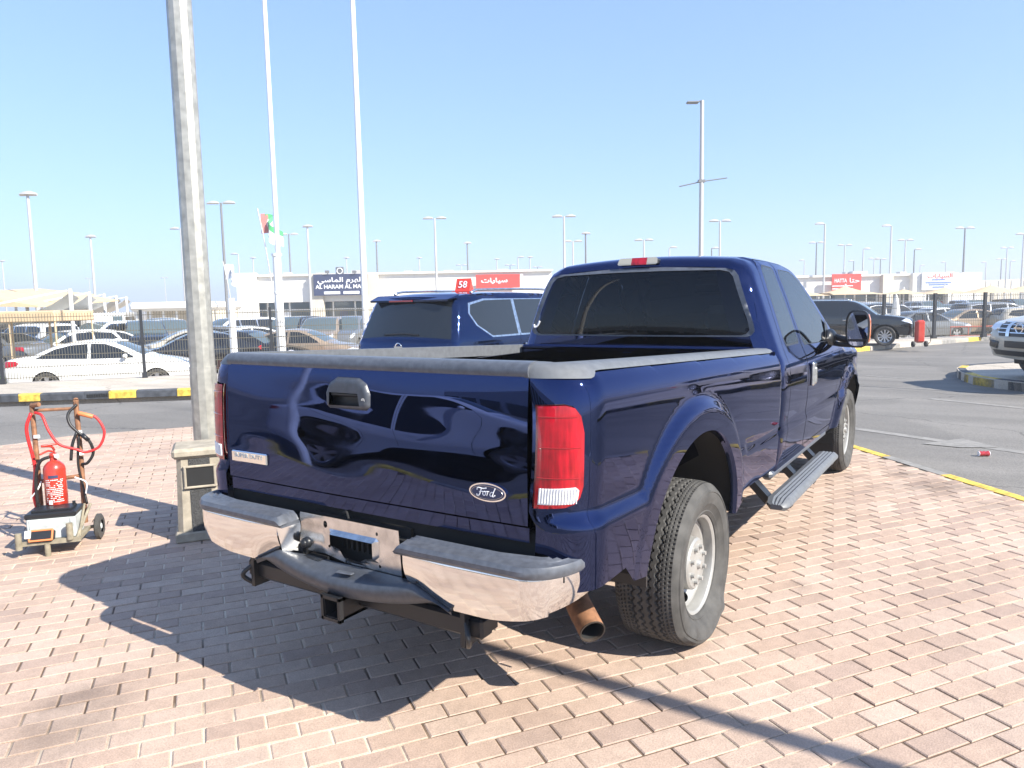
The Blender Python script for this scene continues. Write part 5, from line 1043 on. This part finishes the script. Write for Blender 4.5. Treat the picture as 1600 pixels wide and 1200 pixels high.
for x in (-.215, .20):
    Mw = Matrix.Translation((x, .02, .085)); b = MB(); b.lathe([(-.018, .045), (-.022, .07), (-.012, .088), (.012, .088), (.022, .07), (.018, .045)], 28, Mw); w1 = b.build('trolley_wheel', M_tyre, TC, smooth=40)
    b = MB(); b.lathe([(.010, .0), (.016, .018), (.006, .022), (.004, .046)], 20, Mw); b.lathe([(-.010, .0), (-.016, .018), (-.006, .022), (-.004, .046)], 20, Mw); b.build('wheel_hub', M_paint_w, w1, smooth=40)
CB = thing('car_battery', 'pale worn battery box with a black lid standing on the jump start trolley', 'battery', TC.location, R(50))
b = MB(); b.box((-.02, -.16, .17), (.29, .20, .145), bev=.008); [b.box((x, -.262, .17), (.008, .008, .13)) for x in (-.14, .10)]; b.build('battery_case', M_paint_w, CB)
b = MB(); b.box((-.02, -.16, .262), (.305, .215, .035), bev=.008); b.box((-.02, -.16, .285), (.24, .14, .02), bev=.005); b.cyl((-.12, -.12, .29), (-.12, -.12, .315), .01); b.cyl((.09, -.12, .29), (.09, -.12, .315), .01); b.build('battery_lid', M_plasd, CB)
JB = thing('booster_pack', 'small orange and black box leaning against the front of the battery', 'booster pack', TC.location, R(50))
Mj = Matrix.Translation((-.07, -.29, .135)) @ Matrix.Rotation(R(-28), 4, 'X')
b = MB(); b.box((0, 0, 0), (.155, .045, .085), M=Mj, bev=.016); b.build('booster_case', M_plasd, JB); b = MB()
for x, z, w, h in ((0, .034, .14, .012), (0, -.034, .14, .012), (-.066, 0, .012, .07), (.066, 0, .012, .07)): b.box((x, -.022, z), (w, .010, h), M=Mj, bev=.003)
b.build('orange_rim', M_orange, JB); MB().box((-.075, -.02, .01), (.035, .02, .05), M=Mj).build('side_label', M_label, JB)
FE = thing('fire_extinguisher', 'red fire extinguisher strapped upright in the jump start trolley', 'fire extinguisher', TC.location, R(50))
ex0 = Vector((-.03, -.05, .275))
pr = [(0, .0), (0, .060), (.012, .068), (.26, .068), (.285, .060), (.31, .038), (.318, .022), (.34, .020), (.345, 0)]
b = MB(); n = 32; vs = [(ex0.x + r * math.cos(2 * math.pi * k / n), ex0.y + r * math.sin(2 * math.pi * k / n), ex0.z + z) for z, r in pr for k in range(n)]; b.add(vs, [(i * n + k, i * n + (k + 1) % n, (i + 1) * n + (k + 1) % n, (i + 1) * n + k) for i in range(len(pr) - 1) for k in range(n)]); b.build('cylinder_body', M_ext, FE, smooth=45)
def wrap(z0, z1, t0, t1, nm, m, rr=.0690):
    vs = []; k = 10
    for i in range(k + 1): t = R(t0 + (t1 - t0) * i / k); vs += [(ex0.x + rr * math.cos(t), ex0.y + rr * math.sin(t), ex0.z + z) for z in (z0, z1)]
    return mesh(nm, vs, [(2 * i, 2 * i + 1, 2 * i + 3, 2 * i + 2) for i in range(k)], m, FE, True)
wrap(.205, .225, -110, -60, 'label_header', M_signn)
b = MB(); rnd = random.Random(3)
for row in range(13):
    z = .19 - row * .0125; t = -128
    while t < -42:
        wd = rnd.uniform(3, 10)
        if rnd.random() < .75:
            vs = []
            for i in range(4): a_ = R(t + wd * i / 3); vs += [(ex0.x + .0692 * math.cos(a_), ex0.y + .0692 * math.sin(a_), ex0.z + z + dz) for dz in (0, .0055)]
            b.add(vs, [(2 * i, 2 * i + 1, 2 * i + 3, 2 * i + 2) for i in range(3)])
        t += wd + 2
b.build('small_print', M_label, FE)
wrap(.025, .055, -118, -96, 'pictogram', M_label, .0694)
b = MB(); p = ex0 + Vector((0, 0, .345)); b.box((p.x, p.y, p.z + .01), (.035, .035, .03)); b.tube([(p.x + .01, p.y, p.z + .03), (p.x - .02, p.y - .03, p.z + .045), (p.x - .06, p.y - .07, p.z + .03)], .007); b.tube([(p.x + .01, p.y, p.z + .045), (p.x + .0, p.y - .03, p.z + .075), (p.x - .05, p.y - .06, p.z + .085), (p.x + .04, p.y - .02, p.z + .09)], .008); b.build('valve_handle', M_ext, FE, smooth=True)
b = MB(); b.tube([(p.x - .02, p.y, p.z + .0), (p.x - .08, p.y - .01, p.z - .03), (p.x - .115, p.y, p.z - .15), (p.x - .118, p.y, p.z - .34)], .011); b.build('hose', M_cabb, FE, smooth=True)
b = MB(); b.cyl((p.x + .02, p.y - .015, p.z + .005), (p.x + .03, p.y - .03, p.z + .005), .014); b.build('pressure_gauge', M_label, FE)
JC = thing('jumper_cable', 'red jumper cable looped over the top of the jump start trolley', 'cable', TC.location, R(50))
b = MB(); b.tube([(L0 + .01, .03, .92), (L0 + .06, .0, .90), (L0 + .10, -.03, .80), (L0 + .16, -.04, .70), (L0 + .26, -.03, .655), (L1 + .05, -.02, .63), (L1 + .13, 0, .66), (L1 + .165, .02, .76), (L1 + .12, .03, .86), (L1 + .06, .02, .885)], .009)
b.tube([(L0 - .01, .02, .92), (L0 - .04, .0, .80), (L0 - .01, .0, .55), (L0 - .025, -.02, .35), (L0 - .0, -.03, .22)], .011); b.build('cable_run', M_cabr, JC, smooth=True)
b = MB(); b.tube([(L1 + .01, .03, .90), (L1 + .06, .02, .885), (L1 + .10, .025, .87)], .016); b.build('clamp', M_orange, JC, smooth=True)
JK = thing('jumper_cable', 'black jumper cable hanging from the right upright of the trolley', 'cable', TC.location, R(50))
b = MB(); b.tube([(L1, .05, .96), (L1 - .05, .02, .90), (L1 - .04, .0, .83), (L1 + .01, -.01, .77), (L1 + .07, -.01, .71), (L1 + .09, 0, .62), (L1 + .05, .0, .55), (L1 + .01, .02, .54)], .010); b.tube([(L1, -.01, .77), (L1 - .03, -.02, .69), (L1 - .045, -.03, .58)], .010); b.tube([(L1 + .01, .0, .75), (L1 - .01, .0, .55), (L1 + .01, 0, .38), (L1 + .03, -.02, .26)], .008); b.build('cable_run', M_cabb, JK, smooth=True)
b = MB(); b.tube([(L1 + .03, -.012, .755), (L1 + .07, -.012, .71)], .015); b.build('clamp', M_plasd, JK, smooth=True)
b = MB()
for x, z in ((L0 + .005, .74), (L1, .755), (L1, .60)): MB().cyl((x, .04, z), (x, .043, z + .022), .021).build('tape_band', M_label, TC)
b = MB(); b.tube([(L0 + .03, -.03, .45), (L0 + .01, -.05, .40), (L0 - .04, -.04, .34)], .005); b.tube([(L1 - .03, -.03, .46), (L1 + .04, -.04, .42), (L1 + .03, -.03, .34)], .005); b.build('tie_cord', M_label, TC)
# crushed can
CN = thing('drink_can', 'crushed red and white drink can lying on the road at the right', 'can', G(1537, 713, -.14), R(30))
b = MB(); vs = []; n = 20
for i in range(9):
    for k in range(n):
        t = 2 * math.pi * k / n; r_ = .031 * (1 - .28 * math.sin(math.pi * i / 8) * abs(math.sin(1.5 * t + i))) * (.85 if i in (0, 8) else 1); vs.append(((i / 8 - .5) * .105, r_ * math.cos(t), .030 + r_ * math.sin(t)))
b.add(vs, [(i * n + k, i * n + (k + 1) % n, (i + 1) * n + (k + 1) % n, (i + 1) * n + k) for i in range(8) for k in range(n)]); b.build('can_body', M_red, CN, smooth=40)
MB().cyl((.052, 0, .03), (.056, 0, .03), .027, n=20).cyl((-.056, 0, .03), (-.052, 0, .03), .027, n=20).build('can_end', M_lettw, CN)
# red trolley by the black four wheel drive
q = G(1436, 542, 0); RT2 = thing('hand_trolley', 'small red upright trolley with black wheels in front of the black four wheel drive', 'trolley', q, YAW)
MB().box((0, 0, .48), (.26, .2, .70), bev=.05).build('trolley_box', M_ext, RT2); b = MB(); b.tube([(-.13, .1, .3), (-.13, .1, .95), (0, .1, 1.02), (.13, .1, .95), (.13, .1, .3)], .014); b.tube([(.13, .1, .8), (.30, 0, .5), (.34, 0, .15), (.15, 0, .06)], .010); b.build('trolley_frame', M_cabb, RT2)
for x in (-.2, .2):
    b = MB().lathe([(-.02, .03), (-.025, .09), (.025, .09), (.02, .03)], 16, Matrix.Translation((x, -.02, .09))); b.build('trolley_wheel', M_tyre, RT2)
# ------------------------------------------------------------ shops, canopies, chairs and the car lots beyond the fences
def basis(D, px=800):
    """frame at real distance D facing the lot: X to the right, Y away, origin under the camera's line"""
    return Matrix.Translation(Vector((CAM.x, CAM.y, 0)) + _fh * D) @ Matrix.Rotation(YAW, 4, 'Z')
def U(px, py, D): p = basis(D).inverted() @ AT(px, py, D); return p.x, p.z
def shop(name, label, D, x0, x1, ytop, ygl, secs, deep=14):
    t = thing(name, label, 'shop building'); t.matrix_world = basis(D); gz = -.75
    a, zt_ = U(x0, ytop, D); c, _ = U(x1, ytop, D); _, zg = U((x0 + x1) / 2, ygl, D)
    MB().box(((a + c) / 2, deep / 2, (zt_ + zg) / 2), (c - a, deep, zt_ - zg)).box(((a + c) / 2, deep / 2 + 1.5, (zg + gz) / 2), (c - a, deep - 3, zg - gz)).build('wall', M_wall, t)
    MB().box(((a + c) / 2, -.12, zt_ + .02), (c - a + .3, .5, .22)).build('parapet', M_wall, t)
    n = max(3, int((c - a) / 2.6)); b = MB(); f = MB()
    for i in range(n): b.box((a + (i + .5) * (c - a) / n, 1.3, (zg + gz) / 2), ((c - a) / n - .18, .08, zg - gz - .1))
    for i in range(n + 1): f.box((a + i * (c - a) / n, 1.25, (zg + gz) / 2), (.18, .14, zg - gz))
    f.box(((a + c) / 2, 1.24, zg - .9), (c - a, .16, .12)); b.build('shopfront_glass', M_bglass, t); f.build('shopfront_frame', M_wpost, t)
    rr_ = random.Random(int(x0)); q = MB()
    for i in range(int((c - a) / 5)): x_ = a + 2 + rr_.uniform(0, c - a - 4); MB().box((x_, 4 + rr_.uniform(0, 4), zt_ + .35), (rr_.uniform(.8, 1.6), 1, rr_.uniform(.4, .8))).build('roof_unit', M_lamp, t)
    for i in range(int((c - a) / 3.4)):
        x_ = a + 1.5 + i * 3.4; MB().box((x_, 1.18, zg - 1.6), (.9, .03, 1.1)).build('window_poster', [M_signn, M_lettw, M_signr][i % 3], t)
    for xp, w, yt in secs:
        u, zz = U(xp, yt, D); MB().box((u, -.35, (zz + gz) / 2), (w, .9, zz - gz)).build('pillar', M_wallb if w < 1.6 else M_wall, t)
    return t
def board(parent, D, x0, y0, x1, y1, m, name='sign_board', yo=-1.0):
    a, z1 = U(x0, y0, D); c, _ = U(x1, y0, D); _, z0 = U((x0 + x1) / 2, y1, D)
    o = MB().box(((a + c) / 2, yo, (z0 + z1) / 2), (c - a, .25, z1 - z0)).build(name, m, parent); return o, (a, c, z0, z1), yo
def word(s, sb, fx, fz, size, m=None, sx=1, off=.01):
    o, (a, c, z0, z1), yo = sb; M_ = Matrix.Translation((a + (c - a) * fx, yo - .14, z0 + (z1 - z0) * fz)) @ Matrix.Rotation(R(90), 4, 'X')
    q = text(s, size * (z1 - z0), m or M_lettw, 'lettering', o, M_, .02, 0, 1, off=off); w_ = q.dimensions[0] if False else (max(v.co.x for v in q.data.vertices) - min(v.co.x for v in q.data.vertices))
    tgt = sx * (c - a)
    cx = a + (c - a) * fx; k = tgt / max(w_, .01)
    for v in q.data.vertices: v.co.x = cx + (v.co.x - cx) * k
    return q
D1 = 88
A = shop('shop_building', 'long low white shop with a navy sign and glazed front beyond the left fence', D1, 376, 862, 432, 469, [(497, 1.3, 428), (583, 1.3, 428), (387, 2.2, 427)])
sb = board(A, D1, 493, 429.5, 576, 461.5, M_signn)
ar = lambda s: s[::-1]
word(ar('\ufe8d\ufedf\ufeec\ufeae\ufee1 \ufe8d\ufedf\ufee4\ufe8e\ufeb3\ufef2'), sb, .5, .72, .30, sx=.84, off=.012); word('AL HARAM AL MASI', sb, .5, .40, .26, sx=.92, off=.012)
for fx in (.34, .70):
    o, (a, c, z0, z1), yo = sb; MB().box((a + (c - a) * fx, yo - .15, z0 + (z1 - z0) * .12), ((c - a) * .30, .04, (z1 - z0) * .13), bev=.1).build('sign_pill', M_lettw, o)
u, zz = U(534, 424, D1); lg = MB().box((u, -1.0, zz), (.95, .2, .95), bev=.08).build('logo_plate', M_plasw, A); k = MB(); n = 20; k.tube([(u + .32 * math.cos(2 * math.pi * i / n), -1.12, zz + .32 * math.sin(2 * math.pi * i / n)) for i in range(n + 1)], .05, 6, spl=False); k.build('logo_ring', M_lettw, lg)
for xp in (515, 557): u, zz = U(xp, 425.5, D1); MB().box((u, -1.2, zz), (.45, .3, .32)).box((u, -1.0, zz - .3), (.08, .08, .4)).build('flood_lamp', M_lampd, A)
sb = board(A, D1, 744, 430, 812, 450, M_signr); word(ar('\ufeb3\ufef4\ufe8e\ufead\ufe8e\ufe95'), sb, .42, .55, .45, sx=.60, off=.02)
sb = board(A, D1, 812.5, 428.5, 817, 452, M_wall, 'sign_post')
D2 = 88
B = shop('shop_building', 'long white shop with red and white sign boards beyond the right fence', D2, 1236, 1523, 433, 459, [(1383, 1.2, 429), (1432, 1.6, 427), (1487, 1.6, 428), (1512, 2.4, 426)])
sb = board(B, D2, 1294.5, 429, 1339, 456, M_signr); word('HATTA', sb, .28, .62, .30, sx=.42, off=.008); word(ar('\ufea3\ufe98\ufe8e'), sb, .76, .62, .36, sx=.34, off=.008)
for z_ in (.30, .16): word('CARS TRADING', sb, .5, z_, .14, sx=.8, off=.01) if False else None
o, (a, c, z0, z1), yo = sb
for z_ in (.33, .17): MB().box(((a + c) / 2 - .5, yo - .14, z0 + (z1 - z0) * z_), ((c - a) * .72, .04, .09)).build('small_text_line', M_lettw, o)
sb = board(B, D2, 1433.5, 426.5, 1483, 453, M_lettw); o, (a, c, z0, z1), yo = sb
M_lr = mat('red_letters', (.7, .12, .08), .5); M_lb = mat('blue_letters', (.15, .22, .55), .5)
word(ar('\ufe8d\ufedf\ufeb4\ufef4\ufe8e\ufead\ufe8e\ufe95'), sb, .55, .80, .34, M_lr, sx=.78, off=.01); b = MB()
for z_, w in ((.58, .4), (.42, .8), (.30, .6), (.16, .35)): b.box(((a + c) / 2, yo - .14, z0 + (z1 - z0) * z_), ((c - a) * w, .04, .16))
b.build('small_text_line', M_lb, o)
t = thing('warehouse', 'long grey warehouse wall far away at the right edge', 'warehouse'); t.matrix_world = basis(140); a, z1 = U(1522, 439, 140); c, z2 = U(1760, 428, 140)
b = MB(); b.add([(a, 0, -1), (c, 0, -1), (c, 0, z2), (a, 0, z1), (a, 20, -1), (c, 20, -1), (c, 20, z2), (a, 20, z1)], [(0, 1, 2, 3), (3, 2, 6, 7), (0, 3, 7, 4), (4, 5, 6, 7)]); b.build('wall', M_wallb, t); b = MB(); [b.box((a + (c - a) * k / 12, -.05, z1 * .5), (.2, .1, z1)) for k in range(1, 12)]; b.build('wall_rib', M_wall, t)
t = thing('warehouse', 'low white flat roofed shed behind the white saloon, left of the steel pole', 'shed'); t.matrix_world = basis(62); a, z1 = U(204, 473, 62); c, _ = U(322, 473, 62); _, z0 = U(260, 486, 62)
MB().box(((a + c) / 2, 4, (z0 + z1) / 2), (c - a, 9, z1 - z0), bev=.25).build('roof', M_canvw, t); MB().box(((a + c) / 2, 5, (z0 - .7) / 2), (c - a - .6, 6, z0 + .7)).build('wall', M_wallb, t); b = MB(); [b.box((a + .4 + (c - a - .8) * k / 5, .2, (z0 - .7) / 2), (.18, .18, z0 + .7)) for k in range(6)]; b.build('roof_post', M_wpost, t)
def pyramid(px0, px1, pxp, yp, ye, D, label, m=M_canv):
    t = thing('shade_canopy', label, 'shade canopy'); t.matrix_world = basis(D); a, ze = U(px0, ye, D); c, _ = U(px1, ye, D); p, zp = U(pxp, yp, D); d = (c - a) * .8; n = 10; vs = []; gz = ground_z(*(basis(D) @ Vector((p, 0, 0)))[:2])
    for i in range(n + 1):
        for j in range(n + 1):
            x = a + (c - a) * i / n; y = -d / 2 + d * j / n; r = max(abs(x - p) / max(p - a, c - p), abs(y) / (d / 2)); sag = .22 * (1 - max(abs(2 * i / n - 1), abs(2 * j / n - 1))) * 0 + .10 * (zp - ze) * math.sin(math.pi * min(1, r))
            edge = min(abs(abs(2 * i / n - 1)), abs(abs(2 * j / n - 1))); vs.append((x, y, zp - (zp - ze) * min(1, r) ** .8 - sag + .05 * (1 - edge) * 0))
    mesh('canopy_fabric', vs, [(i * (n + 1) + j, i * (n + 1) + j + 1, (i + 1) * (n + 1) + j + 1, (i + 1) * (n + 1) + j) for i in range(n) for j in range(n)], m, t, True)
    MB().cyl((p, 0, gz), (p, 0, zp + .15), .09, .07, 10).build('centre_post', M_wpost, t)
    for x in (a + .1, c - .1):
        for y in (-d / 2 + .1, d / 2 - .1): MB().cyl((x, y, gz), (x, y, ze), .05, n=6).build('corner_post', M_wpost, t)
for i, q in enumerate(((1232, 1290, 1258, 452.5, 463), (1288, 1370, 1321, 446, 461), (1378, 1434, 1412, 451.5, 460), (1434, 1506, 1476, 447.5, 460), (1500, 1594, 1549, 444.5, 458.5), (1572, 1660, 1606, 444, 457))):
    pyramid(*q, 66 + (i % 2) * 3, '%s tan pointed shade canopy from the left in the row beyond the right fence' % ordw[i])
# white gull wing canopies on the left
def wing(px, yt, D, label, w=6.5):
    t = thing('shade_canopy', label, 'shade canopy'); t.matrix_world = basis(D); u, zt_ = U(px, yt, D); gz = -.69; n = 12; vs = []
    for i in range(n + 1):
        for j in range(n + 1):
            s = i / n; r = j / n; x = u - w * s; y = 3.4 * (r - .5) * (0.35 + .65 * s); z = zt_ - .12 - (zt_ - 1.18) * (s ** .75) - .30 * math.sin(math.pi * s) * .4 - .5 * abs(r - .5) * (1 - s) - .25 * (1 - abs(2 * r - 1)) * s; vs.append((x, y, z))
    mesh('canopy_fabric', vs, [(i * (n + 1) + j, i * (n + 1) + j + 1, (i + 1) * (n + 1) + j + 1, (i + 1) * (n + 1) + j) for i in range(n) for j in range(n)], M_canvw, t, True)
    MB().cyl((u, 0, gz), (u, 0, zt_), .085, .075, 10).build('canopy_post', M_wpost, t); MB().tube([(u, 0, zt_ - .05), (u - 1.2, 0, zt_ - .25), (u - 3, 0, zt_ - .55)], .04).build('canopy_arm', M_wpost, t)
for i, (px, yt, D) in enumerate(((109, 451.5, 30), (139, 456, 36), (162, 459, 41.5), (181, 461.5, 48), (197, 463.5, 54))): wing(px, yt, D, '%s white winged shade canopy from the left, on a slim white post' % ordw[i], 4.4 if i else 3.6)
for i, (x0, x1, y0, y1, D) in enumerate(((-60, 60, 466, 483, 34), (-60, 40, 461, 470, 42))):
    t = thing('shade_canopy', ('lower' if i == 0 else 'upper') + ' brown shaded canopy roof reaching in at the left edge', 'shade canopy'); t.matrix_world = basis(D); a, z1 = U(x0, y0, D); c, z0 = U(x1, y1, D)
    b = MB(); b.add([(a, 0, z1 + .2), (c, 0, z0 + .15), (c, 7, z0 + .45), (a, 7, z1 + .5), (a, 0, z1 - .35), (c, 0, z0 + .08), (c, 7, z0 + .38), (a, 7, z1 + .2)], [(0, 1, 2, 3), (4, 5, 6, 7), (0, 1, 5, 4), (1, 2, 6, 5)]); b.build('canopy_fabric', M_canv, t); MB().cyl((c - 1, 3, -.69), (c - 1, 3, z0 + .2), .08).cyl((a + 1, 3, -.69), (a + 1, 3, z1), .08).build('canopy_post', M_wpost, t)
t = thing('awning', 'flat tan awning with thin posts at the left edge above the white saloon', 'awning'); t.matrix_world = basis(25); a, z1 = U(-60, 488, 25); c, _ = U(84, 488, 25); _, z0 = U(20, 504, 25)
MB().box(((a + c) / 2, 1.2, (z0 + z1) / 2), (c - a, 2.4, z1 - z0), bev=.03).build('awning_fabric', M_canv, t); [MB().cyl((x, y, -.69), (x, y, z0), .03).build('awning_post', M_canv, t) for x in (c - .05, c - 1.6, a + .1) for y in (.1, 2.3)]
# plastic chairs
CH = thing('plastic_chair', 'white plastic armchair behind the fence at the left edge', 'chair', ground_at(30, 22.5), R(205))
b = MB(); b.box((0, 0, .42), (.46, .44, .03), bev=.01); b.build('seat', M_wplas, CH); b = MB(); b.box((0, .22, .66), (.44, .03, .44), bev=.01); b.build('backrest', M_wplas, CH)
for s in (1, -1):
    MB().tube([(s * .24, -.2, .64), (s * .25, 0, .66), (s * .23, .22, .64)], .02).build('armrest', M_wplas, CH)
    for y in (-.2, .2): MB().tube([(s * .27, y * 1.15, 0), (s * .24, y, .42), (s * .24, y, .64)], .02).build('leg', M_wplas, CH)
C2 = copy_tree(CH); C2.location = ground_at(437, 24); C2.rotation_euler.z = R(30); C2['label'] = 'white plastic armchair seen through the fence beyond the bed of the pickup'
C3 = copy_tree(CH); C3.location = ground_at(546, 24.6); C3['label'] = 'white plastic armchair beside the brown car, just left of the blue four wheel drive'
# background cars: one of each kind, then copies
def proto(kind):
    t = thing(kind[0], 'x', 'car')
    (lambda: kind[1](t))(); return t
PR = {'sedan': proto(('parked_sedan', lambda t: make_sedan(t, M_white, .11, 4, detail=False))), 'suv': proto(('parked_suv', lambda t: make_suv(t, M_white, 'five', .11, False, N=4))), 'hatch': proto(('parked_hatchback', lambda t: make_hatch(t, M_white)))}
VN = thing('parked_van', 'x', 'van')
b = MB(); prof = [(-2.6, .35), (-2.6, 1.95), (-2.4, 2.2), (1.4, 2.2), (1.75, 2.1), (2.2, 1.25), (2.55, 1.05), (2.6, .35)]
vs = [(s * .9 * (1 if z < 1.3 else .93), y, z) for s in (-1, 1) for y, z in prof]; n = 8; b.add(vs, [tuple(range(n)), tuple(range(2 * n - 1, n - 1, -1))] + [(i, n + i, n + (i + 1) % n, (i + 1) % n) for i in range(n)]); VB = b.build('body', M_white, VN, smooth=25)
b = MB()
for s in (-1, 1): b.add([(s * .905, -2.2, 1.3), (s * .905, 1.9, 1.3), (s * .86, 1.6, 1.95), (s * .86, -2.2, 1.95)], [(0, 1, 2, 3)])
b.build('side_window', M_glass, VN); b = MB().add([(-.78, 2.19, 1.32), (.78, 2.19, 1.32), (.74, 1.82, 2.0), (-.74, 1.82, 2.0)], [(0, 1, 2, 3)]); b.build('windscreen', M_glassl, VN)
for s in (1, -1):
    for y in (-1.6, 1.7): add_wheel(VN, .86, y, .34, .22, .21, 'five', s)
PR['van'] = VN
KIND = {'sedan': ('sedan', 'saloon'), 'suv': ('suv', 'four wheel drive'), 'hatch': ('hatchback', 'hatchback'), 'van': ('van', 'van')}
CM = {'white': M_white, 'silver': M_silver, 'black': M_black, 'grey': M_grey, 'red': M_red, 'bronze': M_gold, 'blue': M_blue}
used = {}; cars = []
def bg_car(px, D, kind, col, head, grp, lab=None):
    p = ground_at(px, D); src = PR[kind]
    if kind in used: r = copy_tree(src)
    else: r = src; used[kind] = 1
    r.location = p; r.rotation_euler = (0, 0, YAW + R(head)); cars.append((px, D, kind, col, grp, r)); r['group'] = grp; r['category'] = 'van' if kind == 'van' else 'car'
    for ch in r.children:
        if ch.name.split('.')[0] == 'body':
            ch.material_slots[0].link = 'OBJECT'; ch.material_slots[0].material = CM[col]
    return r
KIDS.clear()
for t in PR.values(): KIDS[t] = list(t.children); [KIDS.__setitem__(c, list(c.children)) for c in t.children]
g1, g2 = 'cars in the lot beyond the left fence', 'cars in the lot beyond the right fence'
rn = random.Random(5)
for px, D, k, c, h in ((48, 34, 'suv', 'white', 60), (-10, 30, 'sedan', 'grey', 70), (92, 40, 'van', 'white', 75), (100, 31, 'hatch', 'white', 150), (138, 33, 'sedan', 'white', 155), (175, 44, 'van', 'white', 200), (160, 36, 'suv', 'white', 160), (190, 38, 'sedan', 'white', 165), (206, 42, 'hatch', 'white', 165),
  (222, 36, 'suv', 'black', 210), (262, 38, 'suv', 'bronze', 210), (250, 46, 'suv', 'grey', 200), (305, 26.5, 'sedan', 'black', 110), (290, 30, 'sedan', 'silver', 115), (300, 33, 'hatch', 'grey', 115), (384, 27.5, 'sedan', 'black', -100), (372, 34, 'sedan', 'white', 130), (360, 40, 'suv', 'white', 140), (470, 28, 'sedan', 'bronze', -92), (505, 36, 'suv', 'bronze', 180), (540, 37, 'suv', 'grey', 178), (455, 40, 'suv', 'black', 170), (422, 46, 'hatch', 'white', 170), (60, 48, 'suv', 'silver', 90), (10, 45, 'suv', 'white', 80)):
    bg_car(px, D, k, c, h, g1)
for px, D, k, c, h in ((1440, 38, 'sedan', 'grey', -78), (1390, 47, 'suv', 'black', -75), (1470, 47, 'sedan', 'white', -80), (1505, 41, 'sedan', 'bronze', 95), (1560, 43, 'suv', 'grey', -88), (1590, 50, 'sedan', 'white', -85), (1425, 52, 'hatch', 'white', 20), (1500, 54, 'sedan', 'silver', 92), (1545, 57, 'sedan', 'grey', -80), (1345, 52, 'sedan', 'silver', 170), (1372, 58, 'suv', 'white', 180), (1400, 60, 'sedan', 'white', 175), (1450, 60, 'suv', 'silver', 180), (1480, 62, 'sedan', 'grey', 182), (1520, 64, 'suv', 'white', 180), (1560, 66, 'sedan', 'bronze', 178), (1590, 62, 'suv', 'black', 180), (1300, 50, 'hatch', 'white', 180), (1280, 56, 'sedan', 'white', 175), (1330, 64, 'suv', 'grey', 178), (1612, 40, 'hatch', 'silver', -90)):
    bg_car(px, D, k, c, h, g2)
for g_ in (g1, g2):
    L_ = [c for c in cars if c[4] == g_]; cnt = {}
    for c in sorted(L_, key=lambda c: c[0]): cnt.setdefault((c[3], c[2]), []).append(c)
    side = 'left' if g_ == g1 else 'right'
    for (col, k), lst in cnt.items():
        for i, c in enumerate(lst):
            near = 'front' if c[1] < 40 else 'back'
            c[5]['label'] = ('the only %s %s in the %s lot' % (col, KIND[k][1], side)) if len(lst) == 1 else ('%s %s in the %s lot, %s such from the left' % (col, KIND[k][1], side, ordw[i]))
# umbrella folded by the right lot
t = thing('closed_umbrella', 'closed cream parasol standing beyond the right fence, near the black four wheel drive', 'parasol', ground_at(1400, 33))
MB().cyl((0, 0, 0), (0, 0, 2.35), .025).build('umbrella_pole', M_wpost, t); MB().lathe([(0, .02), (.0, .06), (-.3, .12), (-1.0, .20), (-1.15, .12), (-1.2, .03)], 9, Matrix.Translation((0, 0, 2.3)) @ Matrix.Rotation(R(-90), 4, 'Y')).build('umbrella_cloth', M_canvw, t)
t = thing('metal_barrier', 'low red tube barrier beyond the right fence near the traffic island', 'barrier', ground_at(1515, 33), YAW)
b = MB(); b.tube([(-.8, 0, .1), (-.8, 0, .85), (1.6, 0, .85), (1.6, 0, .1)], .03, spl=False); b.tube([(0, 0, .1), (0, 0, .85)], .025, spl=False); b.tube([(-.8, 0, .45), (1.6, 0, .45)], .02, spl=False); b.build('barrier_tube', M_redp, t)
# low blocks added in the distance behind the camera so that glossy paint has a skyline to mirror
t = thing('shop_building', 'plain pale shop row added behind the photographer to be mirrored in the pickup', 'shop building', (-12, -38, -.7), R(20)); b = MB(); b.box((0, 0, 2.2), (40, 6, 4.4)); b.build('wall', M_wall, t); b = MB(); [b.box((-18 + 4 * k, 3.02, 1.6), (3.2, .08, 2.4)) for k in range(10)]; b.build('shopfront_glass', M_bglass, t)
# ------------------------------------------------------------ dusty air
hz, hn_, hb_ = nodemat('haze_air'); hn_.nodes.remove(hb_); pv = hn_.nodes.new('ShaderNodeVolumePrincipled'); pv.inputs['Color'].default_value = (.96, .97, 1, 1); pv.inputs['Density'].default_value = .002; pv.inputs['Anisotropy'].default_value = .2
hn_.links.new(pv.outputs[0], hn_.nodes['Material Output'].inputs['Volume'])
tag(MB().box((0, 60, 8.5), (1200, 1200, 21)).build('haze', hz), kind='stuff')
